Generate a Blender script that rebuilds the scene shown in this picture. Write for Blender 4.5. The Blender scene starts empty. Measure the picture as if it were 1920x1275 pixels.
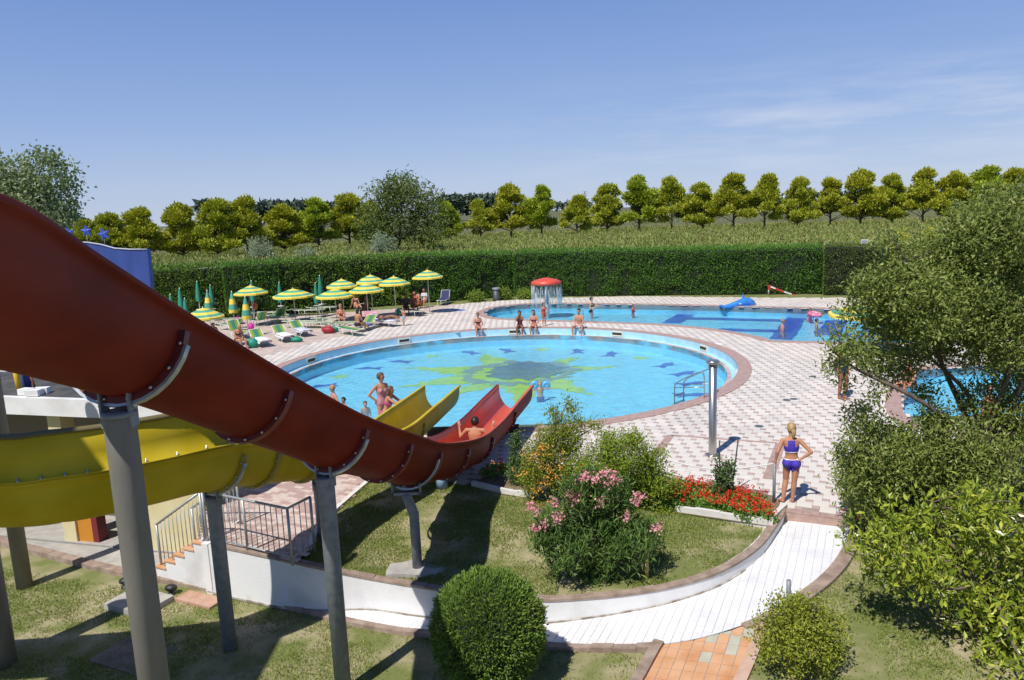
import bpy, bmesh, math, random
import numpy as np
from math import sin, cos, pi, radians, sqrt
from mathutils import Vector, Matrix
from mathutils.geometry import delaunay_2d_cdt

random.seed(7); RNG = np.random.default_rng(7)
S = bpy.context.scene; C = S.collection

# ------------------------------------------------------------------ camera, sky, sun, exposure
HC, FPX, PITCH, ROLL = 5.9, 1420.0, radians(9.65), radians(-2.35)
cam = bpy.data.cameras.new('camera'); cam_o = bpy.data.objects.new('camera', cam); C.objects.link(cam_o)
cam.sensor_width = 36.0; cam.lens = FPX * 36 / 1920; cam.clip_start = .05; cam.clip_end = 6000
cam_o.matrix_world = Matrix.Translation((0, 0, HC)) @ Matrix.Rotation(pi / 2 - PITCH, 4, 'X') @ Matrix.Rotation(ROLL, 4, 'Z')
S.camera = cam_o
SUN_AZ, SUN_EL = radians(36), radians(56)          # shadows fall towards +X (right) and +Y (away)
sd = Vector((sin(SUN_AZ) * cos(SUN_EL), cos(SUN_AZ) * cos(SUN_EL), -sin(SUN_EL)))
sun = bpy.data.lights.new('sun', 'SUN'); sun.energy = 5.0; sun.angle = radians(.53); sun.color = (1, .955, .88)
sun_o = bpy.data.objects.new('sun', sun); C.objects.link(sun_o); sun_o.rotation_euler = sd.to_track_quat('-Z', 'Y').to_euler()
W = bpy.data.worlds.new('World'); S.world = W; W.use_nodes = True
nt = W.node_tree; nt.nodes.clear()
out = nt.nodes.new('ShaderNodeOutputWorld'); bg = nt.nodes.new('ShaderNodeBackground'); bg.inputs[1].default_value = .11
sky = nt.nodes.new('ShaderNodeTexSky'); sky.sky_type = 'NISHITA'; sky.sun_disc = False
sky.sun_elevation = SUN_EL; sky.sun_rotation = SUN_AZ + pi; sky.altitude = 0; sky.air_density = 1.0; sky.dust_density = .0; sky.ozone_density = 5.0
tcw = nt.nodes.new('ShaderNodeTexCoord'); sep = nt.nodes.new('ShaderNodeSeparateXYZ'); nt.links.new(tcw.outputs['Generated'], sep.inputs[0])
def wramp(stops, src):
    r = nt.nodes.new('ShaderNodeValToRGB'); e = r.color_ramp.elements; e[0].position = stops[0][0]; e[0].color = (*stops[0][1], 1); e[1].position = stops[-1][0]; e[1].color = (*stops[-1][1], 1)
    for p_, c_ in stops[1:-1]: x = e.new(p_); x.color = (*c_, 1)
    nt.links.new(src, r.inputs[0]); return r
clear = wramp([(0, (4.05, 4.85, 6.9)), (.05, (3.75, 4.7, 7.0)), (.12, (2.75, 3.9, 6.8)), (.27, (1.55, 2.7, 6.0)), (.55, (.6, 1.35, 3.9)), (1, (.36, .88, 2.75))], sep.outputs[2])
for e in clear.color_ramp.elements: e.color = tuple(c / 8 for c in e.color[:3]) + (1,)
cs = nt.nodes.new('ShaderNodeVectorMath'); cs.operation = 'SCALE'; cs.inputs['Scale'].default_value = 8; nt.links.new(clear.outputs[0], cs.inputs[0])
hm = nt.nodes.new('ShaderNodeMix'); hm.data_type = 'RGBA'; hm.inputs[0].default_value = .8; nt.links.new(sky.outputs[0], hm.inputs[6]); nt.links.new(cs.outputs[0], hm.inputs[7])
mp = nt.nodes.new('ShaderNodeMapping'); mp.inputs['Scale'].default_value = (3.0, 3.0, 24); nt.links.new(tcw.outputs['Generated'], mp.inputs[0])
nz = nt.nodes.new('ShaderNodeTexNoise'); nz.inputs['Scale'].default_value = 1.9; nz.inputs['Detail'].default_value = 9; nz.inputs['Roughness'].default_value = .6; nt.links.new(mp.outputs[0], nz.inputs['Vector'])
rmp = nt.nodes.new('ShaderNodeValToRGB'); rmp.color_ramp.elements[0].position = .42; rmp.color_ramp.elements[1].position = .74; nt.links.new(nz.outputs['Fac'], rmp.inputs[0])
band = wramp([(0, (0, 0, 0)), (.03, (.25,) * 3), (.085, (.62,) * 3), (.12, (.4,) * 3), (.17, (.05,) * 3), (.3, (0, 0, 0))], sep.outputs[2])
east = nt.nodes.new('ShaderNodeMapRange'); east.inputs[1].default_value = -.1; east.inputs[2].default_value = .4; east.inputs[3].default_value = .06; nt.links.new(sep.outputs[0], east.inputs[0])
em = nt.nodes.new('ShaderNodeMath'); em.operation = 'MULTIPLY'; nt.links.new(rmp.outputs[0], em.inputs[0]); nt.links.new(east.outputs[0], em.inputs[1])
mm = nt.nodes.new('ShaderNodeMath'); mm.operation = 'MULTIPLY'; nt.links.new(em.outputs[0], mm.inputs[0]); nt.links.new(band.outputs[0], mm.inputs[1])
mixc = nt.nodes.new('ShaderNodeMix'); mixc.data_type = 'RGBA'; mixc.inputs[7].default_value = (6.6, 7.0, 7.9, 1); nt.links.new(mm.outputs[0], mixc.inputs[0]); nt.links.new(hm.outputs[2], mixc.inputs[6])
nt.links.new(mixc.outputs[2], bg.inputs[0]); nt.links.new(bg.outputs[0], out.inputs[0])
S.view_settings.view_transform = 'Standard'; S.view_settings.look = 'None'; S.view_settings.exposure = 0; S.view_settings.gamma = 1
S.cycles.use_denoising = True; S.cycles.max_bounces = 8; S.cycles.transparent_max_bounces = 12; S.cycles.caustics_reflective = False; S.cycles.caustics_refractive = False
S.cycles.sample_clamp_indirect = 6

# ------------------------------------------------------------------ measuring the photograph: pixel -> place
def ray(px, py):
    u = (px - 960) / FPX; v = -(py - 637.5) / FPX; c, s = cos(ROLL), sin(ROLL)
    x = u * c - v * s; y = u * s + v * c; cp, sp = cos(PITCH), sin(PITCH)
    return Vector((x, cp + y * sp, -sp + y * cp))
def P(px, py, z=0.0):
    d = ray(px, py); t = (z - HC) / d.z; return Vector((d.x * t, d.y * t, z))
def PY(px, py, Y):
    d = ray(px, py); t = Y / d.y; return Vector((d.x * t, Y, HC + d.z * t))
def Pf(px, py, zf):
    z = 0
    for _ in range(12): p = P(px, py, z); z = zf(p.x, p.y)
    return P(px, py, z)
def interp(x, xs, ys): return float(np.interp(x, xs, ys))
def smooth(pts, n=8, closed=False):                # Catmull-Rom through points
    pts = [Vector(p) for p in pts]; N = len(pts); o = []
    for i in range(N if closed else N - 1):
        if closed: a, b, c, d = pts[i - 1], pts[i], pts[(i + 1) % N], pts[(i + 2) % N]
        else: a, b, c, d = pts[max(i - 1, 0)], pts[i], pts[i + 1], pts[min(i + 2, N - 1)]
        for k in range(n):
            t = k / n
            o.append(.5 * ((2 * b) + (c - a) * t + (2 * a - 5 * b + 4 * c - d) * t * t + (3 * b - a - 3 * c + d) * t ** 3))
    if not closed: o.append(pts[-1])
    return o
def inside(x, y, poly):
    r = False; n = len(poly); j = n - 1
    for i in range(n):
        xi, yi, xj, yj = poly[i][0], poly[i][1], poly[j][0], poly[j][1]
        if (yi > y) != (yj > y) and x < (xj - xi) * (y - yi) / (yj - yi) + xi: r = not r
        j = i
    return r
def inside_np(X, Y, poly):
    r = np.zeros(len(X), bool); n = len(poly); j = n - 1
    for i in range(n):
        xi, yi, xj, yj = poly[i][0], poly[i][1], poly[j][0], poly[j][1]
        m = ((yi > Y) != (yj > Y)) & (X < (xj - xi) * (Y - yi) / (yj - yi + 1e-12) + xi); r ^= m; j = i
    return r

# ------------------------------------------------------------------ materials
MATS = {}
def rgb(c): return (c[0], c[1], c[2], 1)
def mat(name, col, col2=None, rough=.6, scale=6, detail=5, metal=0, bump=0, bscale=40, spec=.5, coat=0, mscale=None, trans=0, lo=.35, hi=.65, island=0):
    if name in MATS: return MATS[name]
    m = bpy.data.materials.new(name); m.use_nodes = True; n = m.node_tree; b = n.nodes['Principled BSDF']; L = n.links
    b.inputs['Roughness'].default_value = rough; b.inputs['Metallic'].default_value = metal; b.inputs['Specular IOR Level'].default_value = spec; b.inputs['Coat Weight'].default_value = coat
    b.inputs['Base Color'].default_value = rgb(col)
    tc = n.nodes.new('ShaderNodeTexCoord'); mpn = n.nodes.new('ShaderNodeMapping'); L.new(tc.outputs['Object'], mpn.inputs[0])
    if mscale: mpn.inputs['Scale'].default_value = mscale
    if col2:
        t = n.nodes.new('ShaderNodeTexNoise'); t.inputs['Scale'].default_value = scale; t.inputs['Detail'].default_value = detail; L.new(mpn.outputs[0], t.inputs['Vector'])
        r = n.nodes.new('ShaderNodeValToRGB'); r.color_ramp.elements[0].position = lo; r.color_ramp.elements[1].position = hi
        r.color_ramp.elements[0].color = rgb(col); r.color_ramp.elements[1].color = rgb(col2)
        if island:
            g = n.nodes.new('ShaderNodeNewGeometry'); ma = n.nodes.new('ShaderNodeMath'); ma.operation = 'MULTIPLY_ADD'; ma.inputs[1].default_value = island; ma.inputs[2].default_value = -island / 2
            L.new(g.outputs['Random Per Island'], ma.inputs[0]); ad = n.nodes.new('ShaderNodeMath'); L.new(ma.outputs[0], ad.inputs[0]); L.new(t.outputs['Fac'], ad.inputs[1]); L.new(ad.outputs[0], r.inputs[0])
        else: L.new(t.outputs['Fac'], r.inputs[0])
        L.new(r.outputs[0], b.inputs['Base Color'])
    if bump:
        t2 = n.nodes.new('ShaderNodeTexNoise'); t2.inputs['Scale'].default_value = bscale; t2.inputs['Detail'].default_value = 4; L.new(mpn.outputs[0], t2.inputs['Vector'])
        bp = n.nodes.new('ShaderNodeBump'); bp.inputs['Strength'].default_value = bump; bp.inputs['Distance'].default_value = .02; L.new(t2.outputs['Fac'], bp.inputs['Height']); L.new(bp.outputs[0], b.inputs['Normal'])
    if trans:
        tr = n.nodes.new('ShaderNodeBsdfTranslucent'); mx = n.nodes.new('ShaderNodeMixShader'); mx.inputs[0].default_value = trans
        src = b.inputs['Base Color'].links[0].from_socket if b.inputs['Base Color'].links else None
        if src: L.new(src, tr.inputs[0])
        else: tr.inputs[0].default_value = rgb(col)
        o = n.nodes['Material Output']; L.new(b.outputs[0], mx.inputs[1]); L.new(tr.outputs[0], mx.inputs[2]); L.new(mx.outputs[0], o.inputs[0])
    MATS[name] = m; return m
def leafmat(name, c1, c2, c3=None, trans=.28, rough=.5, spec=.35, gain=1.75):
    c1, c2, c3 = [None if c is None else tuple(min(.85, v * gain) for v in c) for c in (c1, c2, c3)]
    if name in MATS: return MATS[name]
    m = bpy.data.materials.new(name); m.use_nodes = True; n = m.node_tree; b = n.nodes['Principled BSDF']; L = n.links
    b.inputs['Roughness'].default_value = rough; b.inputs['Specular IOR Level'].default_value = spec
    g = n.nodes.new('ShaderNodeNewGeometry'); r = n.nodes.new('ShaderNodeValToRGB'); L.new(g.outputs['Random Per Island'], r.inputs[0])
    e = r.color_ramp.elements; e[0].color = rgb(c1); e[1].color = rgb(c2)
    if c3: x = e.new(.9); x.color = rgb(c2); e[2].color = rgb(c3)
    L.new(r.outputs[0], b.inputs['Base Color'])
    tr = n.nodes.new('ShaderNodeBsdfTranslucent'); L.new(r.outputs[0], tr.inputs[0]); mx = n.nodes.new('ShaderNodeMixShader'); mx.inputs[0].default_value = trans
    o = n.nodes['Material Output']; L.new(b.outputs[0], mx.inputs[1]); L.new(tr.outputs[0], mx.inputs[2]); L.new(mx.outputs[0], o.inputs[0])
    MATS[name] = m; return m

# ------------------------------------------------------------------ object helpers
def tag(o, label=None, cat=None, group=None, kind=None):
    if label: o['label'] = label
    if cat: o['category'] = cat
    if group: o['group'] = group
    if kind: o['kind'] = kind
    return o
def thing(name, label, cat, loc=(0, 0, 0), rz=0, group=None):
    o = bpy.data.objects.new(name, None); C.objects.link(o); o.location = loc; o.rotation_euler = (0, 0, rz); o.empty_display_size = .2
    return tag(o, label, cat, group)
def link(name, me, parent=None, kind=None):
    o = bpy.data.objects.new(name, me); C.objects.link(o)
    if parent: o.parent = parent
    if kind: o['kind'] = kind
    return o
def copy_tree(o, parent=None, first=True):
    c = o.copy(); C.objects.link(c)
    if parent is not None: c.parent = parent
    for ch in o.children: copy_tree(ch, c, False)
    return c
class MB:
    def __init__(s): s.v = []; s.f = []; s.m = []; s.sm = []
    def add(s, vs, fs, mi=0, smooth=False):
        b = len(s.v); s.v += [tuple(v) for v in vs]; s.f += [tuple(i + b for i in f) for f in fs]; s.m += [mi] * len(fs); s.sm += [smooth] * len(fs); return s
    def box(s, c, size, rz=0, mi=0, M=None):
        hx, hy, hz = size[0] / 2, size[1] / 2, size[2] / 2; R = M or Matrix.Rotation(rz, 3, 'Z'); c = Vector(c)
        vs = [c + R @ Vector((x * hx, y * hy, z * hz)) for x in (-1, 1) for y in (-1, 1) for z in (-1, 1)]
        return s.add(vs, [(0, 1, 3, 2), (4, 6, 7, 5), (0, 4, 5, 1), (2, 3, 7, 6), (0, 2, 6, 4), (1, 5, 7, 3)], mi)
    def tube(s, pts, r, n=8, mi=0, caps=True, closed=False):
        pts = [Vector(p) for p in pts]; N = len(pts); rs = r if isinstance(r, (list, tuple)) else [r] * N; vs = []; fs = []; up = None
        for i in range(N):
            t = (pts[(i + 1) % N] - pts[i - 1]) if closed else (pts[min(i + 1, N - 1)] - pts[max(i - 1, 0)])
            t = t.normalized() if t.length > 1e-9 else Vector((0, 0, 1))
            if up is None: up = Vector((0, 0, 1)) if abs(t.z) < .9 else Vector((1, 0, 0))
            a = t.cross(up)
            if a.length < 1e-6: a = t.cross(Vector((1, 0, .1)))
            a.normalize(); b = a.cross(t).normalized(); up = b
            vs += [pts[i] + (a * cos(2 * pi * k / n) + b * sin(2 * pi * k / n)) * rs[i] for k in range(n)]
        for i in range(N if closed else N - 1):
            j = (i + 1) % N
            fs += [(i * n + k, i * n + (k + 1) % n, j * n + (k + 1) % n, j * n + k) for k in range(n)]
        s.add(vs, fs, mi, True)
        if caps and not closed: b0 = len(s.v) - len(vs); s.f += [tuple(b0 + k for k in range(n))[::-1], tuple(b0 + (N - 1) * n + k for k in range(n))]; s.m += [mi] * 2; s.sm += [False] * 2
        return s
    def lathe(s, prof, n=16, c=(0, 0, 0), mi=0, sm=True, mis=None):
        vs = [(c[0] + r * cos(2 * pi * k / n), c[1] + r * sin(2 * pi * k / n), c[2] + z) for r, z in prof for k in range(n)]
        for i in range(len(prof) - 1):
            pass
        b = len(s.v); s.v += vs
        for i in range(len(prof) - 1):
            for k in range(n):
                s.f.append((b + i * n + k, b + i * n + (k + 1) % n, b + (i + 1) * n + (k + 1) % n, b + (i + 1) * n + k)); s.m.append(mis[i] if mis else mi); s.sm.append(sm)
        return s
    def ell(s, c, r, n=10, mi=0, M=None):
        c = Vector(c); vs = []; fs = []; M = M or Matrix.Identity(3)
        for i in range(n + 1):
            th = pi * i / n
            for k in range(n): vs.append(c + M @ Vector((r[0] * sin(th) * cos(2 * pi * k / n), r[1] * sin(th) * sin(2 * pi * k / n), r[2] * cos(th))))
        for i in range(n):
            for k in range(n): fs.append((i * n + k, (i + 1) * n + k, (i + 1) * n + (k + 1) % n, i * n + (k + 1) % n))
        return s.add(vs, fs, mi, True)
    def prism(s, poly, z0, z1, mi=0):
        n = len(poly); vs = [(p[0], p[1], z0) for p in poly] + [(p[0], p[1], z1) for p in poly]
        return s.add(vs, [tuple(range(n))[::-1], tuple(range(n, 2 * n))] + [(i, (i + 1) % n, n + (i + 1) % n, n + i) for i in range(n)], mi)
    def mesh(s, name, mats):
        me = bpy.data.meshes.new(name); me.from_pydata(s.v, [], s.f)
        for m in (mats if isinstance(mats, (list, tuple)) else [mats]): me.materials.append(m)
        if len(me.polygons) == len(s.m): me.polygons.foreach_set('material_index', s.m); me.polygons.foreach_set('use_smooth', s.sm)
        me.update(); return me
    def build(s, name, mats, parent=None, kind=None): return link(name, s.mesh(name, mats), parent, kind)
def tri_mesh(name, V, F, mats, mi=None, sm=False):
    V = np.asarray(V, np.float32); F = np.asarray(F, np.int32); k = F.shape[1]
    me = bpy.data.meshes.new(name); me.vertices.add(len(V)); me.vertices.foreach_set('co', V.ravel()); me.loops.add(F.size); me.loops.foreach_set('vertex_index', F.ravel())
    me.polygons.add(len(F)); me.polygons.foreach_set('loop_start', np.arange(0, F.size, k, dtype=np.int32))
    try: me.polygons.foreach_set('loop_total', np.full(len(F), k, np.int32))
    except Exception: pass
    for m in (mats if isinstance(mats, (list, tuple)) else [mats]): me.materials.append(m)
    if mi is not None: me.polygons.foreach_set('material_index', np.asarray(mi, np.int32))
    me.polygons.foreach_set('use_smooth', np.full(len(F), bool(sm)))
    me.update(calc_edges=True); return me
def unit(a): return a / np.maximum(np.linalg.norm(a, axis=1, keepdims=True), 1e-9)
def leaves(name, pts, mats, L, Wd, parent=None, up=.35, dirs=None, droop=0, kind=None, mi=None, jit=.35, face=None):
    """pts (N,3): one folded diamond leaf each"""
    pts = np.asarray(pts, np.float64); N = len(pts)
    d = RNG.normal(size=(N, 3)) if dirs is None else np.asarray(dirs) + RNG.normal(size=(N, 3)) * jit
    d[:, 2] += up if dirs is None else 0; d[:, 2] -= droop; d = unit(d)
    nrm = RNG.normal(size=(N, 3)); nrm[:, 2] += .9
    if face is not None: nrm += face
    s = unit(np.cross(d, nrm)); u = np.cross(s, d)
    l = (L * RNG.uniform(.6, 1.25, N))[:, None]; w = (Wd * RNG.uniform(.7, 1.2, N))[:, None]
    a = pts; tip = pts + d * l - u * l * .12; mid = pts + d * l * .5
    V = np.stack([a, mid + s * w * .5 + u * w * .18, tip, mid - s * w * .5 + u * w * .18], 1).reshape(-1, 3)
    i = np.arange(N)[:, None] * 4; F = np.concatenate([i + [0, 2, 1], i + [0, 3, 2]], 1).reshape(-1, 3)
    m2 = None if mi is None else np.repeat(mi, 2)
    return link(name, tri_mesh(name, V, F, mats, m2), parent, kind)
def vnoise(X, Y, sc, seed=0):
    r = np.random.default_rng(seed); G = r.random((256, 256)); x = X * sc + 1000; y = Y * sc + 1000
    xi = np.floor(x).astype(int); yi = np.floor(y).astype(int); fx = x - xi; fy = y - yi; fx = fx * fx * (3 - 2 * fx); fy = fy * fy * (3 - 2 * fy)
    g = lambda a, b: G[a % 256, b % 256]
    return (g(xi, yi) * (1 - fx) + g(xi + 1, yi) * fx) * (1 - fy) + (g(xi, yi + 1) * (1 - fx) + g(xi + 1, yi + 1) * fx) * fy
def patch(name, loops, zf, mats, step=None, parent=None, kind=None):
    """flat or gently sloping sheet inside the first loop minus the other loops"""
    vs = []; es = []
    for lp in loops:
        b = len(vs); vs += [Vector((p[0], p[1])) for p in lp]; es += [(b + i, b + (i + 1) % len(lp)) for i in range(len(lp))]
    if step:
        xs = [v.x for v in vs]; ys = [v.y for v in vs]
        for x in np.arange(min(xs), max(xs), step):
            for y in np.arange(min(ys), max(ys), step):
                if inside(x, y, loops[0]) and not any(inside(x, y, h) for h in loops[1:]): vs.append(Vector((float(x), float(y))))
    r = delaunay_2d_cdt(vs, es, [], 0, 1e-5); v2 = r[0]; fs = []
    for f in r[2]:
        cx = sum(v2[i].x for i in f) / len(f); cy = sum(v2[i].y for i in f) / len(f)
        if inside(cx, cy, loops[0]) and not any(inside(cx, cy, h) for h in loops[1:]): fs.append(f)
    m = MB(); m.add([(v.x, v.y, zf(v.x, v.y)) for v in v2], fs, 0, bool(step)); return m.build(name, mats, parent, kind)
def clip(poly, a, b):                              # keep left of a->b
    o = []; n = len(poly)
    sd_ = lambda p: (b[0] - a[0]) * (p[1] - a[1]) - (b[1] - a[1]) * (p[0] - a[0])
    for i in range(n):
        p, q = poly[i], poly[(i + 1) % n]; dp, dq = sd_(p), sd_(q)
        if dp >= 0: o.append(p)
        if (dp >= 0) != (dq >= 0): t = dp / (dp - dq); o.append((p[0] + (q[0] - p[0]) * t, p[1] + (q[1] - p[1]) * t))
    return o
def strip(line, off0, off1, z0, z1, mb, mi=0, zf=None):
    """kerb: a solid band along a plan line between two sideways offsets, zf gives its base level"""
    line = [Vector(p) for p in line]; N = len(line); vs = []; fs = []
    for i in range(N):
        t = (line[min(i + 1, N - 1)] - line[max(i - 1, 0)]); t.z = 0; t.normalize(); nn = Vector((-t.y, t.x, 0)); b = zf(line[i]) if zf else 0
        for o, z in ((off0, z0), (off0, z1), (off1, z1), (off1, z0)): p = line[i] + nn * o; vs.append((p.x, p.y, b + z))
    for i in range(N - 1):
        for k in range(4): fs.append((i * 4 + k, i * 4 + (k + 1) % 4, i * 4 + 4 + (k + 1) % 4, i * 4 + 4 + k))
    fs += [(3, 2, 1, 0), tuple((N - 1) * 4 + k for k in range(4))]
    return mb.add(vs, fs, mi)

# ------------------------------------------------------------------ levels of the ground
PXs, PZs = [-9, -2, 0, 1.5, 3, 4.5, 5.4, 7, 9, 14], [-1.0, -.92, -.74, -.55, -.37, -.24, -.17, -.13, -.12, -.12]
def zp(x, y=0): return interp(x, PXs, PZs)
def zl(x, y=0): return zp(x) - .03
wall_px = [(1473, 957, -.02), (1457, 985, -.05), (1422, 1030, -.09), (1350, 1075, -.13), (1262, 1102, -.19), (1180, 1116, -.24), (1100, 1124, -.28), (1010, 1128, -.32), (910, 1122, -.35), (820, 1108, -.36), (700, 1088, -.36), (590, 1066, -.14), (500, 1046, -.02), (380, 1020, -.01)]
wall_ctrl = [P(x, y, z) for x, y, z in wall_px]
wall_line = smooth(wall_ctrl, 5)
_w = sorted([(p.x, p.y, p.z) for p in wall_line]); WX = [a[0] for a in _w]; WY = [a[1] for a in _w]; WZ = [a[2] for a in _w]
def zu(x, y):
    t = min(max((y - interp(x, WX, WY)) / 2.6, 0), 1); t = t * t * (3 - 2 * t); return interp(x, WX, WZ) * (1 - t) - .03 * t
UA = radians(-26.0); U = Vector((cos(UA), sin(UA), 0)); V_ = Vector((-sin(UA), cos(UA), 0))     # paving axes
def uv(x, y): return x * U.x + y * U.y, x * V_.x + y * V_.y
def xy(a, b): return a * U.x + b * V_.x, a * U.y + b * V_.y

# ------------------------------------------------------------------ materials of the setting
M_soil = mat('soil', (.16, .11, .065), (.24, .18, .11), .95, 9)
M_lawn = mat('lawn_ground', (.16, .18, .05), (.42, .35, .22), .95, 1.6, 12, bump=.6, bscale=60, lo=.40, hi=.70)
M_field = mat('field_ground', (.085, .10, .03), (.13, .12, .05), .95, .05)
M_mortar = mat('mortar', (.34, .28, .24), (.28, .22, .19), .9, 4)
M_pav_w = mat('paver_pale', (.57, .53, .48), (.70, .645, .575), .75, .7, 9, lo=.25, hi=.7, island=.45, bump=.15, bscale=90)
M_pav_b = mat('paver_brown', (.36, .265, .23), (.50, .375, .33), .8, .7, 5, island=.6, bump=.15, bscale=90)
M_pink = mat('paver_pink', (.43, .30, .26), (.60, .49, .43), .8, 1.5, 5, island=.9, bump=.15, bscale=90)
M_coping = mat('coping_tile', (.36, .235, .20), (.46, .32, .27), .6, 7)
M_whitetile = mat('white_tile', (.60, .595, .60), (.76, .755, .76), .55, 1.3, 10, lo=.2, hi=.55, island=.25)
M_grout = mat('grout', (.33, .32, .33), (.42, .41, .41), .9, 6)
M_terra = mat('terracotta_tile', (.52, .235, .09), (.63, .36, .20), .75, 2.2, 5, island=.7, bump=.1)
M_tgrey = mat('grey_tile', (.42, .40, .30), (.50, .48, .38), .8, 3)
M_kerb = mat('kerb_stone', (.24, .17, .13), (.38, .29, .23), .9, 5, 6, bump=.4)
M_kerbw = mat('pale_kerb', (.62, .60, .56), (.70, .68, .64), .8, 5, bump=.2)
M_plaster = mat('white_plaster', (.74, .74, .735), (.56, .545, .52), .8, 1.6, 8, lo=.5, hi=.8, bump=.15, bscale=25)
M_conc = mat('concrete', (.34, .32, .29), (.44, .42, .38), .9, 4, 8, bump=.25)
M_floor = mat('pool_mosaic', (.20, .68, .97), (.28, .76, .98), .5, 2.5, 6)
M_poolwall = mat('pool_wall_tile', (.36, .62, .76), (.46, .70, .82), .4, 3)
M_navy = mat('navy_mosaic', (.03, .09, .50), (.04, .12, .58), .5, 14)
M_lime = mat('lime_mosaic', (.30, .66, .12), (.50, .74, .08), .5, 3)
M_darkmosaic = mat('dark_mosaic', (.08, .18, .26), (.14, .26, .32), .5, 5)
M_rustm = mat('brown_mosaic', (.20, .34, .36), (.26, .40, .38), .5, 5)
def water_mat(name, scale, strength):
    m = bpy.data.materials.new(name); m.use_nodes = True; n = m.node_tree; L = n.links; n.nodes.clear()
    o = n.nodes.new('ShaderNodeOutputMaterial'); tc = n.nodes.new('ShaderNodeTexCoord'); mpn = n.nodes.new('ShaderNodeMapping'); mpn.inputs['Scale'].default_value = (1, .8, 1); L.new(tc.outputs['Object'], mpn.inputs[0])
    t = n.nodes.new('ShaderNodeTexNoise'); t.inputs['Scale'].default_value = scale; t.inputs['Detail'].default_value = 5; t.inputs['Roughness'].default_value = .62; t.inputs['Distortion'].default_value = 1.5; L.new(mpn.outputs[0], t.inputs['Vector'])
    bp = n.nodes.new('ShaderNodeBump'); bp.inputs['Strength'].default_value = strength; bp.inputs['Distance'].default_value = .10; L.new(t.outputs['Fac'], bp.inputs['Height'])
    fr = n.nodes.new('ShaderNodeFresnel'); fr.inputs[0].default_value = 1.16; L.new(bp.outputs[0], fr.inputs['Normal'])
    gl = n.nodes.new('ShaderNodeBsdfGlossy'); gl.inputs['Roughness'].default_value = .09; L.new(bp.outputs[0], gl.inputs['Normal'])
    tr = n.nodes.new('ShaderNodeBsdfTransparent'); tr.inputs[0].default_value = (.93, .99, 1, 1)
    rf = n.nodes.new('ShaderNodeBsdfRefraction'); rf.inputs['IOR'].default_value = 1.33; rf.inputs[0].default_value = (.93, .99, 1, 1); rf.inputs['Roughness'].default_value = 0; L.new(bp.outputs[0], rf.inputs['Normal'])
    m0 = n.nodes.new('ShaderNodeMixShader'); m0.inputs[0].default_value = .12; L.new(tr.outputs[0], m0.inputs[1]); L.new(rf.outputs[0], m0.inputs[2])
    mx = n.nodes.new('ShaderNodeMixShader'); L.new(fr.outputs[0], mx.inputs[0]); L.new(m0.outputs[0], mx.inputs[1]); L.new(gl.outputs[0], mx.inputs[2]); L.new(mx.outputs[0], o.inputs[0]); return m
M_water = water_mat('pool_water', 2.3, .9)

# ------------------------------------------------------------------ the ground out to the horizon, near it dips under lawns, paving and pools
xs = [-3000, -1500, -700, -350, -160, -90, -62, -58, -30, 0, 30, 58, 62, 90, 160, 350, 700, 1500, 3000]
ys = [-400, -100, -40, -20, 0, 25, 47, 56, 58, 70, 100, 160, 260, 420, 800, 1500, 3000, 5000]
m = MB(); zz = lambda x, y: -2.2 if (abs(x) < 60 and -30 < y < 57) else -.12
m.add([(x, y, zz(x, y)) for y in ys for x in xs], [(j * len(xs) + i, j * len(xs) + i + 1, (j + 1) * len(xs) + i + 1, (j + 1) * len(xs) + i) for j in range(len(ys) - 1) for i in range(len(xs) - 1)])
m.build('ground', M_field, None, 'structure')

# ------------------------------------------------------------------ pools
PC, PR = Vector((-.51, 29.12, 0)), 8.94
circ = lambda r, n=120, c=PC: [Vector((c.x + r * cos(2 * pi * k / n), c.y + r * sin(2 * pi * k / n), 0)) for k in range(n)]
def ring(loop, o0, o1, z0, z1, mb, mi=0):
    L = [Vector(p) for p in loop]; N = len(L); vs = []; fs = []
    for i in range(N):
        t = L[(i + 1) % N] - L[i - 1]; t.z = 0; t.normalize(); nn = Vector((-t.y, t.x, 0))
        for o, z in ((o0, z0), (o0, z1), (o1, z1), (o1, z0)): p = L[i] + nn * o; vs.append((p.x, p.y, z))
    for i in range(N):
        j = (i + 1) % N
        for k in range(4): fs.append((i * 4 + k, i * 4 + (k + 1) % 4, j * 4 + (k + 1) % 4, j * 4 + k))
    return mb.add(vs, fs, mi)
def wallband(loop, z0, z1, mb, mi=0, off=0):
    L = [Vector(p) for p in loop]; N = len(L)
    return mb.add([(p.x, p.y, z) for p in L for z in (z0, z1)], [(2 * i, 2 * i + 1, 2 * ((i + 1) % N) + 1, 2 * ((i + 1) % N)) for i in range(N)], mi)
WZ0, FZ = -.30, -.82
rp = bpy.data.objects.new('round_pool', None); C.objects.link(rp); tag(rp, kind='structure')
m = MB(); ring(circ(PR), 0, -.48, -.3, .022, m); m.build('coping', M_coping, rp)
m = MB(); wallband(circ(PR - .003), -.33, 0, m); m.build('pool_wall', M_poolwall, rp); m = MB(); wallband(circ(PR - .36), FZ, -.29, m); m.build('basin_wall', M_floor, rp)
m = MB(); ring(circ(PR - .003), 0, .23, -.5, -.285, m); m.build('gutter_ledge', M_poolwall, rp)
m = MB(); ring(circ(PR - .23), 0, .13, -.5, -.268, m); m.build('gutter_edge', mat('gutter_tile', (.40, .25, .20), (.60, .46, .40), .5, 2.2, 5), rp)
patch('pool_floor', [circ(PR - .36)], lambda x, y: FZ, M_floor, None, rp)
o = patch('water', [circ(PR - .35)], lambda x, y: WZ0, M_water, None, rp)
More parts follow.
